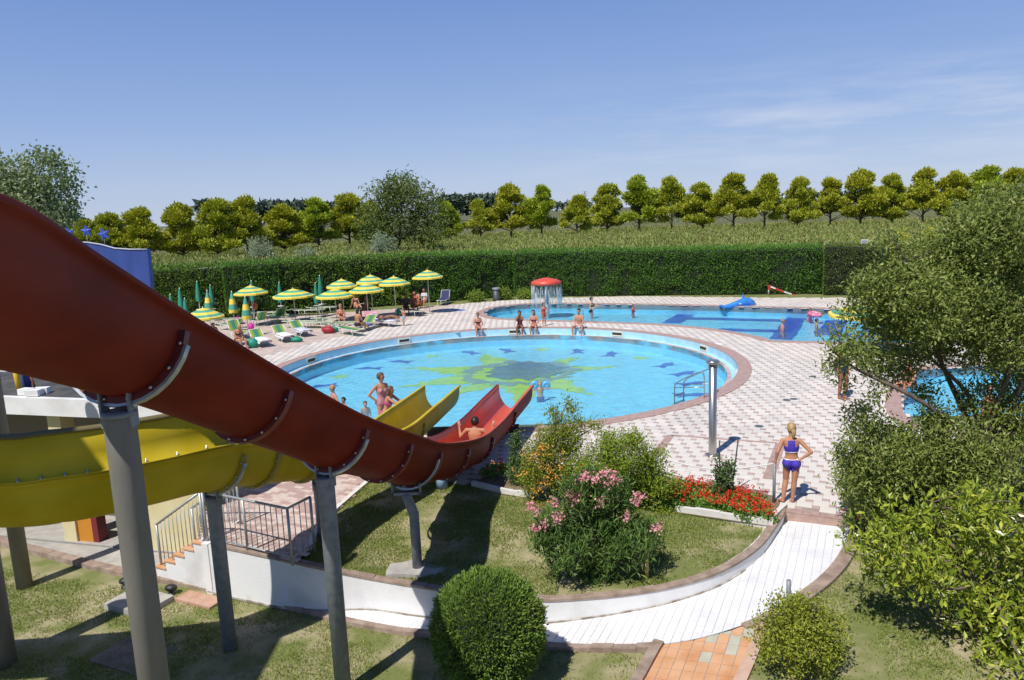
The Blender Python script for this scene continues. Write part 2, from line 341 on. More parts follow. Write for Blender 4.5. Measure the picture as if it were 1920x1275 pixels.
# skimmer openings in the far wall
for px, py in ((755, 637), (575, 674), (966, 618), (1168, 622), (1327, 651), (1385, 700)):
    q = P(px, py, -.12); a = math.atan2(q.y - PC.y, q.x - PC.x); c = PC + Vector((cos(a), sin(a), 0)) * (PR - .02); m = MB()
    for dx, dz, w, h in ((0, -.05, .62, .05), (0, -.23, .62, .05), (-.29, -.14, .05, .14), (.29, -.14, .05, .14)):
        e = Vector((-sin(a), cos(a), 0)); m.box(c + e * dx + Vector((0, 0, dz)), (.06, w, h), a)
    s = m.build('skimmer', mat('cream_plastic', (.72, .68, .55)), rp); m = MB(); m.box(c + Vector((0, 0, -.14)), (.035, .53, .13), a); m.build('opening', mat('dark_hole', (.03, .035, .04)), s)
# mosaic flower on the floor and the small marks round it
def wob(poly, amt, n=3):
    o = []
    for i, p in enumerate(poly):
        q = poly[(i + 1) % len(poly)]
        for k in range(n): t = k / n; o.append((p[0] + (q[0] - p[0]) * t + random.uniform(-amt, amt), p[1] + (q[1] - p[1]) * t + random.uniform(-amt, amt)))
    return o
fc = P(968, 700, FZ)
petals = [(905, 664, 60), (1165, 686, 60), (760, 690, 60), (850, 742, 70), (745, 726, 45), (985, 765, 60), (1110, 740, 55), (1085, 670, 55)]
for k, (px, py, w) in enumerate(petals):
    tip = P(px, py, FZ); d = Vector((tip.x - fc.x, tip.y - fc.y, 0)); n2 = Vector((-d.y, d.x, 0)).normalized(); L = d.length; b = .72 if k % 2 else .88
    poly = [fc + d * .08 + n2 * b * .8, fc + d * .45 + n2 * b * 1.0, fc + d * .8 + n2 * b * .38, tip, fc + d * .8 - n2 * b * .38, fc + d * .45 - n2 * b, fc + d * .08 - n2 * b * .8]
    z = FZ + .004 + .0012 * k; patch('floor_petal', [wob([(p.x, p.y) for p in poly], .17, 7)], lambda x, y, z=z: z, M_lime, None, rp)
for nm, r0, z, mt, c0 in (('floor_ring', 2.5, .018, M_rustm, (.1, .1)), ('floor_disc', 1.8, .024, M_darkmosaic, (.45, .35))):
    poly = [(fc.x + c0[0] + r0 * random.uniform(.78, 1.12) * cos(t), fc.y + c0[1] + r0 * random.uniform(.8, 1.1) * sin(t)) for t in np.linspace(0, 2 * pi, 56, endpoint=False)]
    if nm == 'floor_ring':
        inn = [(fc.x + c0[0] + 1.95 * random.uniform(.85, 1.1) * cos(t), fc.y + c0[1] + 1.95 * random.uniform(.8, 1.1) * sin(t)) for t in np.linspace(0, 2 * pi, 40, endpoint=False)]
        patch(nm, [poly, inn], lambda x, y, z=z: FZ + z, mt, None, rp)
    else: patch(nm, [poly], lambda x, y, z=z: FZ + z, mt, None, rp)
for k in range(26):
    a = 2 * pi * k / 26 + .1; c = PC + Vector((cos(a), sin(a), 0)) * (PR - 1.45); d = Vector((cos(a + .5), sin(a + .5), 0)); n2 = Vector((-d.y, d.x, 0))
    if k % 3 < 2:
        poly = [c + d * .6, c + d * .2 + n2 * .22, c - d * .3 + n2 * .16, c - d * .75 + n2 * .42, c - d * .62, c - d * .75 - n2 * .3, c - d * .25 - n2 * .16, c + d * .1 - n2 * .38, c + d * .25 - n2 * .14]; mt = M_navy
    else: poly = [c + Vector((cos(t), sin(t), 0)) * (.55 if i % 2 else .22) for i, t in enumerate(np.linspace(0, 2 * pi, 10, endpoint=False))]; mt = M_lime
    patch('floor_dolphin' if mt is M_navy else 'floor_star', [wob([(p.x, p.y) for p in poly], .03, 2)], lambda x, y: FZ + .005, mt, None, rp)
def ccw(l): return l if sum(l[i - 1].x * l[i].y - l[i].x * l[i - 1].y for i in range(len(l))) > 0 else l[::-1]
def flat_pool(name, loop, depth=.55, wz=-.13, cop=.42):
    L = ccw(loop); r = bpy.data.objects.new(name, None); C.objects.link(r); tag(r, kind='structure')
    m = MB(); ring(L, 0, -cop, -.3, .022, m); m.build('coping', M_coping, r)
    m = MB(); wallband(L, -depth, 0, m); m.build('pool_wall', M_floor, r)
    patch('pool_floor', [L], lambda x, y: -depth, M_floor, None, r); patch('water', [L], lambda x, y: wz, M_water, None, r); return r, L
fp = [(908, 587), (911, 583), (929, 577), (977, 571.3), (1027, 569.3), (1110, 570), (1256, 572.2), (1339, 574), (1438, 576.5), (1560, 580), (1720, 586), (1790, 600), (1760, 640), (1640, 642), (1558, 641), (1452, 638.6), (1427, 632), (1339, 616.7), (1243, 608), (1172, 605), (1110, 602.5), (1027, 600.6), (964, 598.5), (922, 595)]
far_pool, FPL = flat_pool('swimming_pool', smooth([P(x, y) for x, y in fp], 4, True), .55)
rgt_pool, RPL = flat_pool('plunge_pool', smooth([P(x, y) for x, y in ((1715, 700), (1800, 688), (1960, 684), (2150, 700), (2120, 808), (1930, 808), (1740, 800), (1690, 760))], 4, True))
lft_pool, LPL = flat_pool('paddling_pool', smooth([P(x, y) for x, y in ((-200, 690), (60, 702), (118, 712), (95, 742), (-50, 765), (-250, 760))], 4, True))
def lane(px0, px1, w, r=far_pool, z=-.545, name='lane_line'):
    a, b = P(*px0, -.55), P(*px1, -.55); d = (b - a).normalized(); n2 = Vector((-d.y, d.x, 0)) * w / 2; k = max(2, int((b - a).length / .5)); pts = []
    L = [(a + (b - a) * i / k) for i in range(k + 1)]
    poly = [(p.x + n2.x + random.uniform(-.05, .05), p.y + n2.y + random.uniform(-.07, .07)) for p in L] + [(p.x - n2.x + random.uniform(-.05, .05), p.y - n2.y + random.uniform(-.07, .07)) for p in L[::-1]]
    patch(name, [poly], lambda x, y: z, M_navy, None, r)
lane((1258, 606), (1302, 581), 1.05); lane((1296, 581.5), (1500, 586), .85, z=-.535); lane((1285, 597), (1470, 601.5), .85, z=-.535); lane((1345, 618.5), (1462, 621), .85, z=-.535)
lane((1464, 637), (1501, 586), 1.05, z=-.54); lane((1552, 629), (1570, 601), 1.05, z=-.54); lane((1560, 588), (1700, 592), .85, z=-.535); lane((1560, 630), (1700, 632), .85, z=-.535)

# ------------------------------------------------------------------ paved deck round the pools
lawn_edge_px = [(1440, 981), (1350, 968), (1262, 955), (1120, 938), (1000, 930), (948, 923), (886, 908), (800, 900), (688, 903), (640, 945), (600, 985), (582, 1020), (560, 1050)]
lawn_edge = [P(x, y) for x, y in lawn_edge_px]
bed_back_px = [(1452, 930), (1380, 912), (1300, 902), (1240, 896), (1120, 880), (1010, 868), (950, 866), (905, 880)]
bed_back = [P(x, y) for x, y in bed_back_px]
KU, KV = Vector((.961, -.275, 0)), Vector((.275, .961, 0)); KA = Vector((-6.55, 14.95, 0))          # the kiosk's front corner and axes
deck_loop = [P(1474, 951), P(1602, 968), Vector((9.5, 11.9, 0)), Vector((50, -6, 0)), Vector((58, 36, 0)), Vector((24, 43.5, 0)), Vector((16.5, 46.2, 0)), Vector((8, 50.2, 0)), Vector((1.6, 51.2, 0)), Vector((-9, 48.2, 0)), Vector((-18, 46.2, 0)), Vector((-58, 40, 0)), Vector((-58, 24, 0)), KA + KV * 1.9 - KU * 1] + [KA - KU * .05 + KV * .2, P(372, 1006, -.0)] + [wall_line[-1], wall_line[-4], wall_line[-7]] + [lawn_edge[-1], lawn_edge[-2], lawn_edge[-3], lawn_edge[-4], lawn_edge[-5], lawn_edge[-6], lawn_edge[-7]] + bed_back[::-1]
deck_loop = [Vector((p[0], p[1], 0)) for p in deck_loop]
deck = patch('pool_deck', [deck_loop, circ(PR), FPL, RPL, LPL], lambda x, y: -.012, M_mortar, None, None, 'structure')
def quadpiece(cx, cy, w, h, z0=-.012, z1=0.0):
    cs = [xy(a, b) for a, b in ((cx, cy), (cx + w, cy), (cx + w, cy + h), (cx, cy + h))]
    return [(p[0], p[1], z1) for p in cs] + [(p[0], p[1], z0) for p in cs]
QF = np.array([[0, 1, 2, 3], [0, 4, 5, 1], [1, 5, 6, 2], [2, 6, 7, 3], [3, 7, 4, 0]])
PL_, PS_, GAP = .296, .140, .005
def in_view(x, y): return 1 < y < 53 and abs(x) < .74 * y + 1.5
pink_poly = [p for p in [KA - KU, wall_line[-1], wall_line[-7], lawn_edge[-1], lawn_edge[-2], lawn_edge[-4], lawn_edge[-5], P(690, 880), P(560, 815), Vector((-8, 24, 0)), Vector((-9.5, 20, 0))]]
big, small, cand = [], [], []
rngi = range(-190, 190)
inv = np.linalg.inv(np.array([[PL_, -PS_], [PS_, PL_]]))
gi, gj = np.meshgrid(np.arange(-180, 250), np.arange(-70, 290)); gi = gi.ravel(); gj = gj.ravel()
A = gi * PL_ - gj * PS_; B = gi * PS_ + gj * PL_
def keep(a, b, h):
    x = (a + h) * U.x + (b + h) * V_.x; y = (a + h) * U.y + (b + h) * V_.y
    k = (y > 1) & (y < 53) & (np.abs(x) < .74 * y + 1.5)
    k &= inside_np(x, y, deck_loop) & (np.hypot(x - PC.x, y - PC.y) > PR + .35)
    for l in (FPL, RPL, LPL): k &= ~inside_np(x, y, l)
    k &= ~inside_np(x, y, pink_poly)
    return k, x, y
kb, bxx, byy = keep(A, B, PL_ / 2); ks, sxx, syy = keep(A + PL_, B, PS_ / 2)
pieces = [(np.hypot(x - 5.2, (y - 16)) + (20 if y < 14.2 and x < 4 else 0), a, b, PL_, 0) for a, b, x, y in zip(A[kb], B[kb], bxx[kb], byy[kb])] + [(np.hypot(x - 5.2, y - 16), a + PL_, b, PS_, 1) for a, b, x, y in zip(A[ks], B[ks], sxx[ks], syy[ks])]
pieces.sort(key=lambda t: t[0])
mats2 = [M_pav_w, M_pav_b]; shared = []
for w in (PL_, PS_):
    hw = (w - GAP) / 2; me = MB(); vs = [(x * hw, y * hw, z) for z in (0, -.012) for x, y in ((-1, -1), (1, -1), (1, 1), (-1, 1))]; me.add(vs, [tuple(f) for f in QF]); shared.append(me.mesh('paver', mats2[0 if w == PL_ else 1]))
for d, a, b, w, k in pieces[:300]:
    x, y = xy(a + w / 2, b + w / 2); o = link('paver', shared[k], deck); o.location = (x, y, random.uniform(-.0015, .002)); o.rotation_euler = (random.gauss(0, .003), random.gauss(0, .003), UA)
def bulk(name, items, mats_, parent):
    Vv = []; mi = []
    for a, b, w, h, k in items: Vv.append(quadpiece(a + GAP / 2, b + GAP / 2, w - GAP, h - GAP, -.012, random.uniform(-.0012, .0015))); mi += [k] * 5
    F = (QF[None] + 8 * np.arange(len(items))[:, None, None]).reshape(-1, 4); return link(name, tri_mesh(name, np.array(Vv).reshape(-1, 3), F, mats_, mi), parent, 'stuff')
tanz = [P(470, 676), P(488, 670), P(608, 638), P(725, 612), P(800, 590), P(869, 568), Vector((-2, 52, 0)), Vector((-58, 52, 0)), Vector((-58, 30, 0))]
M_tan = mat('paver_tan', (.47, .37, .32), (.56, .455, .40), .8, 1.2, 5, island=.5, bump=.15, bscale=90)
def pk(a, b, w, k): x, y = xy(a + w / 2, b + w / 2); return 2 if inside(x, y, tanz) else k
bulk('paver_field', [(a, b, w, w, pk(a, b, w, k)) for d, a, b, w, k in pieces[300:]], mats2 + [M_tan], deck)
items = []
for i in range(-90, 60):
    for j in range(20, 240):
        a = i * .24 + (.12 if j % 2 else 0); b = j * .12; x, y = xy(a + .12, b + .06)
        if in_view(x, y) and inside(x, y, pink_poly) and inside(x, y, deck_loop): items.append((a, b, .24, .12, 0))
bulk('brick_paving', items, [M_pink], deck)
# bands of plain brown stone: the shower's square and the deck's front edge
def band_(a, b, w, n, z1=.006):
    a, b = Vector(a), Vector(b); d = (b - a) / n; rz = math.atan2(d.y, d.x)
    for i in range(n): m = MB(); c = a + d * (i + .5); m.box((c.x, c.y, z1 / 2 - .004), (d.length - .006, w, z1 + .008), rz); m.build('band_stone', M_coping, deck)
c1, c2, c3, c4 = Vector((4.02, 18.95, 0)), Vector((6.42, 17.95, 0)), Vector((5.30, 15.55, 0)), Vector((2.95, 16.65, 0))
band_(c1, c2, .1, 5); band_(c2 + U * .09, c3 + U * .09, .24, 6); band_(c4, c1, .2, 5); band_(P(1474, 956), P(1604, 974), .17, 4, .012)
m = MB(); a_, b_ = P(1474, 958), P(1610, 977); m.box(((a_ + b_) / 2) + Vector((0, .03, -.165)), ((b_ - a_).length, .1, .32), math.atan2(b_.y - a_.y, b_.x - a_.x)); m.build('step_riser', M_coping, deck)
m = MB(); m.box((c3 + c4) / 2 + Vector((-.1, .02, .004)), ((c4 - c3).length - .2, .07, .014), math.atan2(c3.y - c4.y, c3.x - c4.x)); m.build('drain_channel', M_kerbw, deck)
for px, py in ((1423, 799), (1488, 748), (1523, 706), (1475, 750)):
    q = P(px, py, .004); m = MB(); m.lathe([(0, .004), (.11, .004), (.12, 0)], 14, q); m.build('drain_cover', mat('drain_grey', (.13, .15, .15), rough=.5, metal=.3), deck)
for px, py in ((1252, 772), (1405, 702), (1345, 645), (1178, 616), (856, 622)):
    q = P(px, py, .006); m = MB(); m.box(q, (.36, .3, .008), UA); m.build('depth_plate', M_plaster, deck)

# ------------------------------------------------------------------ lawns, retaining wall, white ramp, terracotta path
low = patch('lower_lawn', [[Vector((-34, 0.5, 0)), Vector((45, .5, 0)), Vector((45, 16, 0)), Vector((-34, 26, 0))]], zl, M_lawn, .8, None, 'structure')
up_loop = [Vector((p.x, p.y, 0)) for p in wall_line[2:-8]] + [Vector((p.x, p.y, 0)) for p in lawn_edge[::-1]]
up = patch('upper_lawn', [up_loop], zu, M_lawn, .35, None, 'structure')
bed_loop = [P(1474, 953), P(1474, 965)] + [Vector((p.x, p.y - .12, 0)) for p in lawn_edge[:7]] + [Vector((p.x, p.y, 0)) for p in bed_back[::-1]]
patch('flower_bed', [bed_loop], lambda x, y: -.008, M_soil, None, None, 'structure')
wl = bpy.data.objects.new('retaining_wall', None); C.objects.link(wl); tag(wl, 'low curved white plaster wall with brown stone coping below the lawn', 'wall')
m = MB(); vs = []; fs = []
for p in wall_line: q = Vector((p.x, p.y, 0)); vs += [(p.x, p.y, zp(p.x) - .15), (p.x, p.y, p.z + .0)]
N = len(wall_line); fs = [(2 * i, 2 * i + 1, 2 * i + 3, 2 * i + 2) for i in range(N - 1)]
# thick wall: offset copy towards the lawn
vs2 = []
for i, p in enumerate(wall_line):
    t = wall_line[min(i + 1, N - 1)] - wall_line[max(i - 1, 0)]; t.z = 0; t.normalize(); nn = Vector((t.y, -t.x, 0)); q = p + nn * .18; vs2 += [(q.x, q.y, zp(p.x) - .15), (q.x, q.y, p.z)]
b = 2 * N; fs += [(b + 2 * i, b + 2 * i + 2, b + 2 * i + 3, b + 2 * i + 1) for i in range(N - 1)] + [(2 * i + 1, b + 2 * i + 1, b + 2 * i + 3, 2 * i + 3) for i in range(N - 1)] + [(0, b, b + 1, 1), (2 * N - 2, 2 * N - 1, b + 2 * N - 1, b + 2 * N - 2)]
m.add(vs + vs2, fs); m.build('wall_face', M_plaster, wl)
m = MB(); strip([Vector((p.x, p.y, zp(p.x))) for p in wall_line[12:]], -.002, .02, -.01, .025, m, 0, lambda p: p.z); m.build('grimy_joint', mat('grime', (.20, .16, .12), (.5, .47, .43), .95, 6), wl)
for i in range(0, N - 3, 2):
    m = MB(); L = [Vector((p.x, p.y, p.z)) for p in wall_line[i:i + 3]]; h = random.uniform(.035, .05); strip(L, .015, -.13, .001, h, m, 0, lambda p: p.z); m.build('coping_stone', M_kerb, wl)
out_px = [(1598, 967), (1592, 1000), (1562, 1058), (1502, 1112), (1424, 1158), (1335, 1190), (1236, 1208), (1130, 1211), (1030, 1208), (920, 1199), (820, 1187), (660, 1163), (520, 1128), (400, 1102), (330, 1088)]
out_line = smooth([Pf(x, y, zp) for x, y in out_px], 5)
path_loop = [(p.x, p.y) for p in wall_line] + [(p.x, p.y) for p in out_line[::-1]]
ramp = patch('white_ramp', [[Vector((a, b, 0)) for a, b in path_loop]], lambda x, y: zp(x) - .008, M_grout, .4, None, 'structure')
def tiles(loop, tw, th, bond, zf, gap):
    us = [uv(*p)[0] for p in loop]; vs_ = [uv(*p)[1] for p in loop]; o = []
    for i in range(int(min(us) / tw) - 1, int(max(us) / tw) + 2):
        for j in range(int(min(vs_) / th) - 2, int(max(vs_) / th) + 2):
            a, b = i * tw, j * th + (th / 2 if (bond and i % 2) else 0); c = [xy(x, y) for x, y in ((a + gap / 2, b + gap / 2), (a + tw - gap / 2, b + gap / 2), (a + tw - gap / 2, b + th - gap / 2), (a + gap / 2, b + th - gap / 2))]
            mx, my = xy(a + tw / 2, b + th / 2)
            if all(inside(*q, loop) for q in c): poly = c
            else:
                poly = loop
                for k in range(4):
                    poly = clip(poly, c[k], c[(k + 1) % 4])
                    if len(poly) < 3: break
                if len(poly) < 3: continue
                ar = abs(sum(poly[q - 1][0] * poly[q][1] - poly[q][0] * poly[q - 1][1] for q in range(len(poly)))) / 2
                if ar < .0015: continue
            o.append((mx, my, poly, i, j))
    return o
def tile_mb(poly, zf, mb, mi=0, dz=0):
    n = len(poly); mb.add([(x, y, zf(x, y) + dz) for x, y in poly] + [(x, y, zf(x, y) - .009) for x, y in poly], [tuple(range(n))] + [(i, n + i, n + (i + 1) % n, (i + 1) % n) for i in range(n)], mi)
tl = tiles(path_loop, .135, .27, True, zp, .0055); tl.sort(key=lambda t: abs(t[0] - 3.4) + (0 if t[0] > 0 else 5))
mrest = MB()
for k, (mx, my, poly, i, j) in enumerate(tl):
    if k < 300: m = MB(); tile_mb(poly, zp, m, 0, random.uniform(-.001, .0015)); m.build('tile', M_whitetile, ramp)
    else: tile_mb(poly, zp, mrest, 0, random.uniform(-.001, .0015))
mrest.build('tile_field', M_whitetile, ramp, 'stuff')
# kerb stones along the ramp's outer side, in lengths
kb_ = thing('ramp_kerb', 'brown stone kerb along the outer curve of the white ramp', 'kerb')
i = 0
while i < len(out_line) - 2:
    p = out_line[i]; 
    # leave the mouth of the terracotta path open
    if not (P(1235, 1212, -.6).x + .05 < p.x < P(1415, 1170, -.4).x):
        m = MB(); w = -.22 if p.x > 4.2 else -.13; strip([Vector((q.x, q.y, zp(q.x))) for q in out_line[i:i + 3]], 0, -w, -.08, random.uniform(.03, .05), m, 0, lambda p: p.z); m.build('kerb_stone', M_kerb, kb_)
    i += 2
zt = lambda x, y=0: zp(x) - .004
tp_px = [(1238, 1209), (1300, 1200), (1370, 1182), (1424, 1160), (1421, 1190), (1388, 1268), (1350, 1340), (1150, 1340), (1196, 1276), (1228, 1222)]
tpl = [Pf(x, y, zp) for x, y in tp_px]; tp_loop = [(p.x, p.y) for p in tpl]
tpath = patch('terracotta_path', [[Vector((a, b, 0)) for a, b in tp_loop]], lambda x, y: zt(x) - .009, M_grout, .4, None, 'structure')
greys = {(1352, 1168), (1368, 1183), (1338, 1198), (1380, 1200), (1355, 1205), (1330, 1225), (1400, 1185), (1365, 1215), (1385, 1213)}
gw = [Pf(x, y, zp) for x, y in greys]
for mx, my, poly, i, j in tiles(tp_loop, .16, .245, False, zt, .009):
    m = MB(); tile_mb(poly, zt, m, 0, random.uniform(-.001, .002)); g = any((mx - q.x) ** 2 + (my - q.y) ** 2 < .011 for q in gw); m.build('tile', M_tgrey if g else M_terra, tpath)
def kerb_run(name, label, pts, w, h, n, mt=M_kerb, zf=zp):
    r = thing(name, label, 'kerb'); L = smooth(pts, 8); k = max(1, len(L) // n)
    for i in range(0, len(L) - 1, k):
        q = L[i:i + k + 1]
        if len(q) > 1: m = MB(); strip([Vector((p.x, p.y, p.z)) for p in q], -w / 2, w / 2, -.1, h * random.uniform(.85, 1.1), m, 0, lambda p: p.z); m.build('kerb_stone', mt, r)
    return r
kerb_run('path_kerb', 'broken stone kerb between terracotta path and clipped conifer lawn', [Pf(x, y, zp) for x, y in ((1236, 1207), (1226, 1222), (1196, 1276), (1160, 1335))], .15, .06, 6)
kerb_run('path_kerb', 'flat pink stone kerb between terracotta path and small round shrub', [Pf(x, y, zp) for x, y in ((1428, 1160), (1424, 1190), (1392, 1268), (1355, 1340))], .16, .025, 6, mat('pink_stone', (.46, .29, .21), (.55, .38, .29), .85, 4))
kerb_run('bed_kerb', 'white kerb in front of the red geranium bed', [P(x, y, 0) for x, y in ((1440, 983), (1350, 969), (1268, 957))], .09, .10, 4, M_kerbw)
kerb_run('bed_kerb', 'white kerb beside the grey rope post and the ramp', [P(x, y, 0) for x, y in ((1472, 950), (1455, 966), (1444, 984))], .09, .07, 2, M_kerbw)
kerb_run('bed_kerb', 'pale kerb at the shaded bed under the red slide', [P(x, y, 0) for x, y in ((1000, 932), (948, 924), (886, 909))], .09, .10, 3, M_kerbw)
kerb_run('lawn_kerb', 'pale kerb between pink brick paving and upper lawn', [P(x, y, 0) for x, y in ((690, 902), (640, 945), (600, 985), (578, 1025))], .10, .03, 6, M_kerbw)

# ------------------------------------------------------------------ water slides
M_red = mat('red_shaded', (.125, .011, .006), (.23, .025, .011), .6, 1.6, 12, spec=.12, lo=.3, hi=.8, mscale=(1, .5, 1), bump=.04, bscale=9)  # trough outside: its shade is put into this darker red
M_redj = mat('red_flange', (.13, .020, .016), (.20, .030, .022), .5, 6)
M_redin = mat('red_sunlit', (.60, .075, .022), (.68, .12, .045), .4, 1.5, coat=.1)  # trough inside: same red made brighter, with the sunlight in the colour
M_yel = mat('yellow_fibreglass', (.50, .37, .012), (.60, .46, .03), .6, 1.4, 10, spec=.15, bump=.05, bscale=9)
M_yelj = mat('yellow_flange', (.34, .26, .03), (.42, .33, .05), .5, 6)
M_galv = mat('galvanised_steel', (.19, .21, .24), (.27, .29, .32), .55, 9, 8, metal=.2, bump=.05)
M_steel = mat('strap_steel', (.40, .43, .45), (.50, .53, .55), .42, 12, metal=.6)
M_green0 = mat('tower_roof', (.05, .16, .10), rough=.7)
M_bolt = mat('bolt', (.55, .55, .53), rough=.35, metal=.9)
M_pipe = mat('grey_post', (.15, .14, .122), (.235, .222, .195), .8, 2.5, 8, mscale=(1, 1, .25), bump=.12)
HWD, DEP, STR = .475, .73, .18
def prof(off):
    """half-pipe outline from the right rim to the left rim, off = outward"""
    o = [(-off, 0), (-off, -STR)]
    for k in range(1, 16): a = pi * k / 16; o.append((HWD - (HWD + off) * cos(a), -STR - (DEP - STR + off) * sin(a)))
    return o + [(2 * HWD + off, -STR), (2 * HWD + off, 0)]
def frames(rim):
    fr = []; N = len(rim)
    for i in range(N):
        t = rim[min(i + 1, N - 1)] - rim[max(i - 1, 0)]; h = Vector((t.x, t.y, 0)).normalized(); n = Vector((-h.y, h.x, 0)); T = t.normalized(); zz_ = n.cross(T) * -1 if n.cross(T).z < 0 else n.cross(T)
        fr.append((rim[i], n, zz_, T))
    return fr
def sweep(mb, fr, outl, close=True, mi=0, caps=True):
    vs = []; fs = []; K = len(outl)
    for p, n, z, t in fr: vs += [p + n * a + z * b for a, b in outl]
    for i in range(len(fr) - 1):
        for k in range(K if close else K - 1): fs.append((i * K + k, i * K + (k + 1) % K, (i + 1) * K + (k + 1) % K, (i + 1) * K + k))
    mb.add(vs, fs, mi, True)
def shell(o0, o1): return prof(o1) + prof(o0)[::-1]
def trough(root, rim, cuts, mo, mj, lip=.045, mi_=None):
    fr = frames(rim); out_ = prof(.028); inn = prof(0)
    sec = [(-.028 - lip, .0), (-.028 - lip, -.045), (-.028, -.05)] + out_[1:-1] + [(2 * HWD + .028, -.05), (2 * HWD + .028 + lip, -.045), (2 * HWD + .028 + lip, 0), (2 * HWD, 0)] + inn[::-1][1:]
    for a, b in zip(cuts[:-1], cuts[1:]):
        m = MB(); sweep(m, fr[a:b + 1], sec); Kk = len(sec); i0 = 3 + len(out_[1:-1]) + 3
        m.m = [1 if (q % Kk) >= i0 else 0 for q in range(len(m.f))]; s = m.build('trough_section', [mo, mi_ or mo], root)
    for c in cuts[1:-1]:
        p, n, z, t = fr[c]; pr = prof(.03); m = MB(); q = [(p + t * -.045, n, z, t), (p + t * .045, n, z, t)]
        o2 = prof(.085); o2 = o2[1:-1]; i2 = prof(.027)[1:-1]; sweep(m, q, o2 + i2[::-1]); vs = [(-1)]
        K = len(o2)
        for side in (0, 1):
            pp = q[side][0]; L = [pp + n * a + z * b for a, b in o2 + i2[::-1]]; m.add(L, [(k, k + 1, 2 * K - 2 - k, 2 * K - 1 - k) if side == 0 else (k + 1, k, 2 * K - 1 - k, 2 * K - 2 - k) for k in range(K - 1)])
        fl = m.build('joint_flange', mj, root)
        for k in range(1, K - 1, 2):
            for side in (-1, 1):
                a, b = (o2[k][0] * .5 + i2[k][0] * .5, o2[k][1] * .5 + i2[k][1] * .5); cc = p + n * a + z * b + t * side * .05; m2 = MB(); m2.lathe([(0, .014), (.016, .012), (.018, 0)], 6, (0, 0, 0)); bo = m2.build('bolt', M_bolt, fl); bo.matrix_local = Matrix.Translation(cc) @ (t * side).to_track_quat('Z', 'Y').to_matrix().to_4x4()
    return fr
def cradle(fr, i, par, w=.07, k0=2, k1=17, base=None):
    """steel strap hugging the underside of the trough"""
    base = base or Vector((0, 0, 0)); p, n, z, t = fr[i]; a = prof(.115); b = prof(.088); K = len(a); q = [(p + t * s * w / 2 - base, n, z, t) for s in (-1, 1)]; m = MB(); o2 = a[k0:k1 + 1]; i2 = b[k0:k1 + 1]; sweep(m, q, o2 + i2[::-1]); k = len(o2)
    for side in (0, 1):
        pp = q[side][0]; m.add([pp + n * x + z * y for x, y in o2 + i2[::-1]], [(j, j + 1, 2 * k - 2 - j, 2 * k - 1 - j) for j in range(k - 1)])
    return m.build('cradle_strap', M_steel, par)
def post(label, x, y, z0, z1, r, mt, fr=None, i=None, group='steel posts under the slides', lean=(0, 0)):
    o = thing('support_post', label, 'post', (x, y, z0), 0, group); m = MB(); h = z1 - z0
    m.lathe([(0, -.12), (r * 1.0, -.12), (r, h - .05), (r, h), (0, h)], 24); m.build('column', mt, o)
    m = MB(); m.lathe([(0, h - .02), (r * 1.12, h - .02), (r * 1.12, h + .02), (0, h + .02)], 20); m.build('cap_plate', M_galv, o)
    if fr:
        p, n, z, t = fr[i]; b = Vector((x, y, z0)); c = p + n * HWD - z * (DEP + .09); cradle(fr, i, o, base=b)
        for s in (-1, 1):
            m = MB(); a = Vector((x, y, z1)) - b + n * s * (r * .95); d = c + n * s * (r * .95) - b; d.z += .05 + .12 * abs(s) * r; m.box((a + d) / 2 + Vector((0, 0, -.02)), (.02, .13, max(.16, (d.z - a.z) + .2)), math.atan2(n.y, n.x)); pl = m.build('clamp_plate', M_galv, o)
            m = MB(); m.lathe([(0, .03), (.022, .03), (.024, 0)], 6, (0, 0, 0)); bo = m.build('bolt', M_bolt, pl); bo.location = (a + d) / 2 - t * .07 * 0 + n * s * .012; bo.rotation_euler = (n * s).to_track_quat('Z', 'Y').to_euler()
    return o
rimpx = [(-420, 190, 1.6), (-160, 300, 2.3), (0, 375, 4.0), (180, 486, 5.3), (362, 600, 6.95), (560, 716, 8.9), (685, 782, 10.3), (776, 815, 11.8), (830, 830, 13.2), (898, 819, 15.5), (938, 789, 17.6), (970, 752, 19.4), (996, 722, 21.0)]
rpts = [PY(x, y, Y) for x, y, Y in rimpx]; rpts[0] = Vector((-2.15, 1.4, 6.34)); rpts[1] = Vector((-2.38, 2.7, 6.2))
rim_r = smooth(rpts, 8)
red = thing('red_slide', 'long dark red half-pipe water slide running down into the round pool', 'water slide')
def idx(rim, Y): return min(range(len(rim)), key=lambda i: abs(rim[i].y - Y))
cuts_r = [0] + [idx(rim_r, Y) for Y in (3.1, 6.75, 8.75, 10.25, 11.7, 12.9, 14.7, 16.6, 18.9)] + [len(rim_r) - 1]
fr_r = trough(red, rim_r, cuts_r, M_red, M_redj, .045, M_redin)
ypx = [(0, 906, 9.3), (100, 896, 9.45), (185, 884, 9.75), (300, 862, 10.25), (404, 839, 10.95), (470, 830, 11.7), (555, 830, 12.7), (650, 826, 13.7), (753, 804, 15.2), (810, 763, 17.6), (859, 722, 20.9)]
ypts = [Vector((-10.5, 8.7, 3.25)), Vector((-8.4, 8.95, 2.98))] + [PY(x, y, Y) for x, y, Y in ypx]; rim_y = smooth(ypts, 8)
yel = thing('yellow_slide', 'yellow half-pipe water slide curving under the red one into the pool', 'water slide')
yI = lambda px: min(range(len(rim_y)), key=lambda i: (rim_y[i] - PY(*px)).length)
cuts_y = [0, yI((0, 906, 9.3)) - 9, yI((455, 832, 11.5)), yI((520, 830, 12.3)), yI((600, 828, 13.2)), yI((700, 818, 14.4)), yI((790, 778, 16.6)), len(rim_y) - 1]
fr_y = trough(yel, rim_y, cuts_y, M_yel, M_yelj)
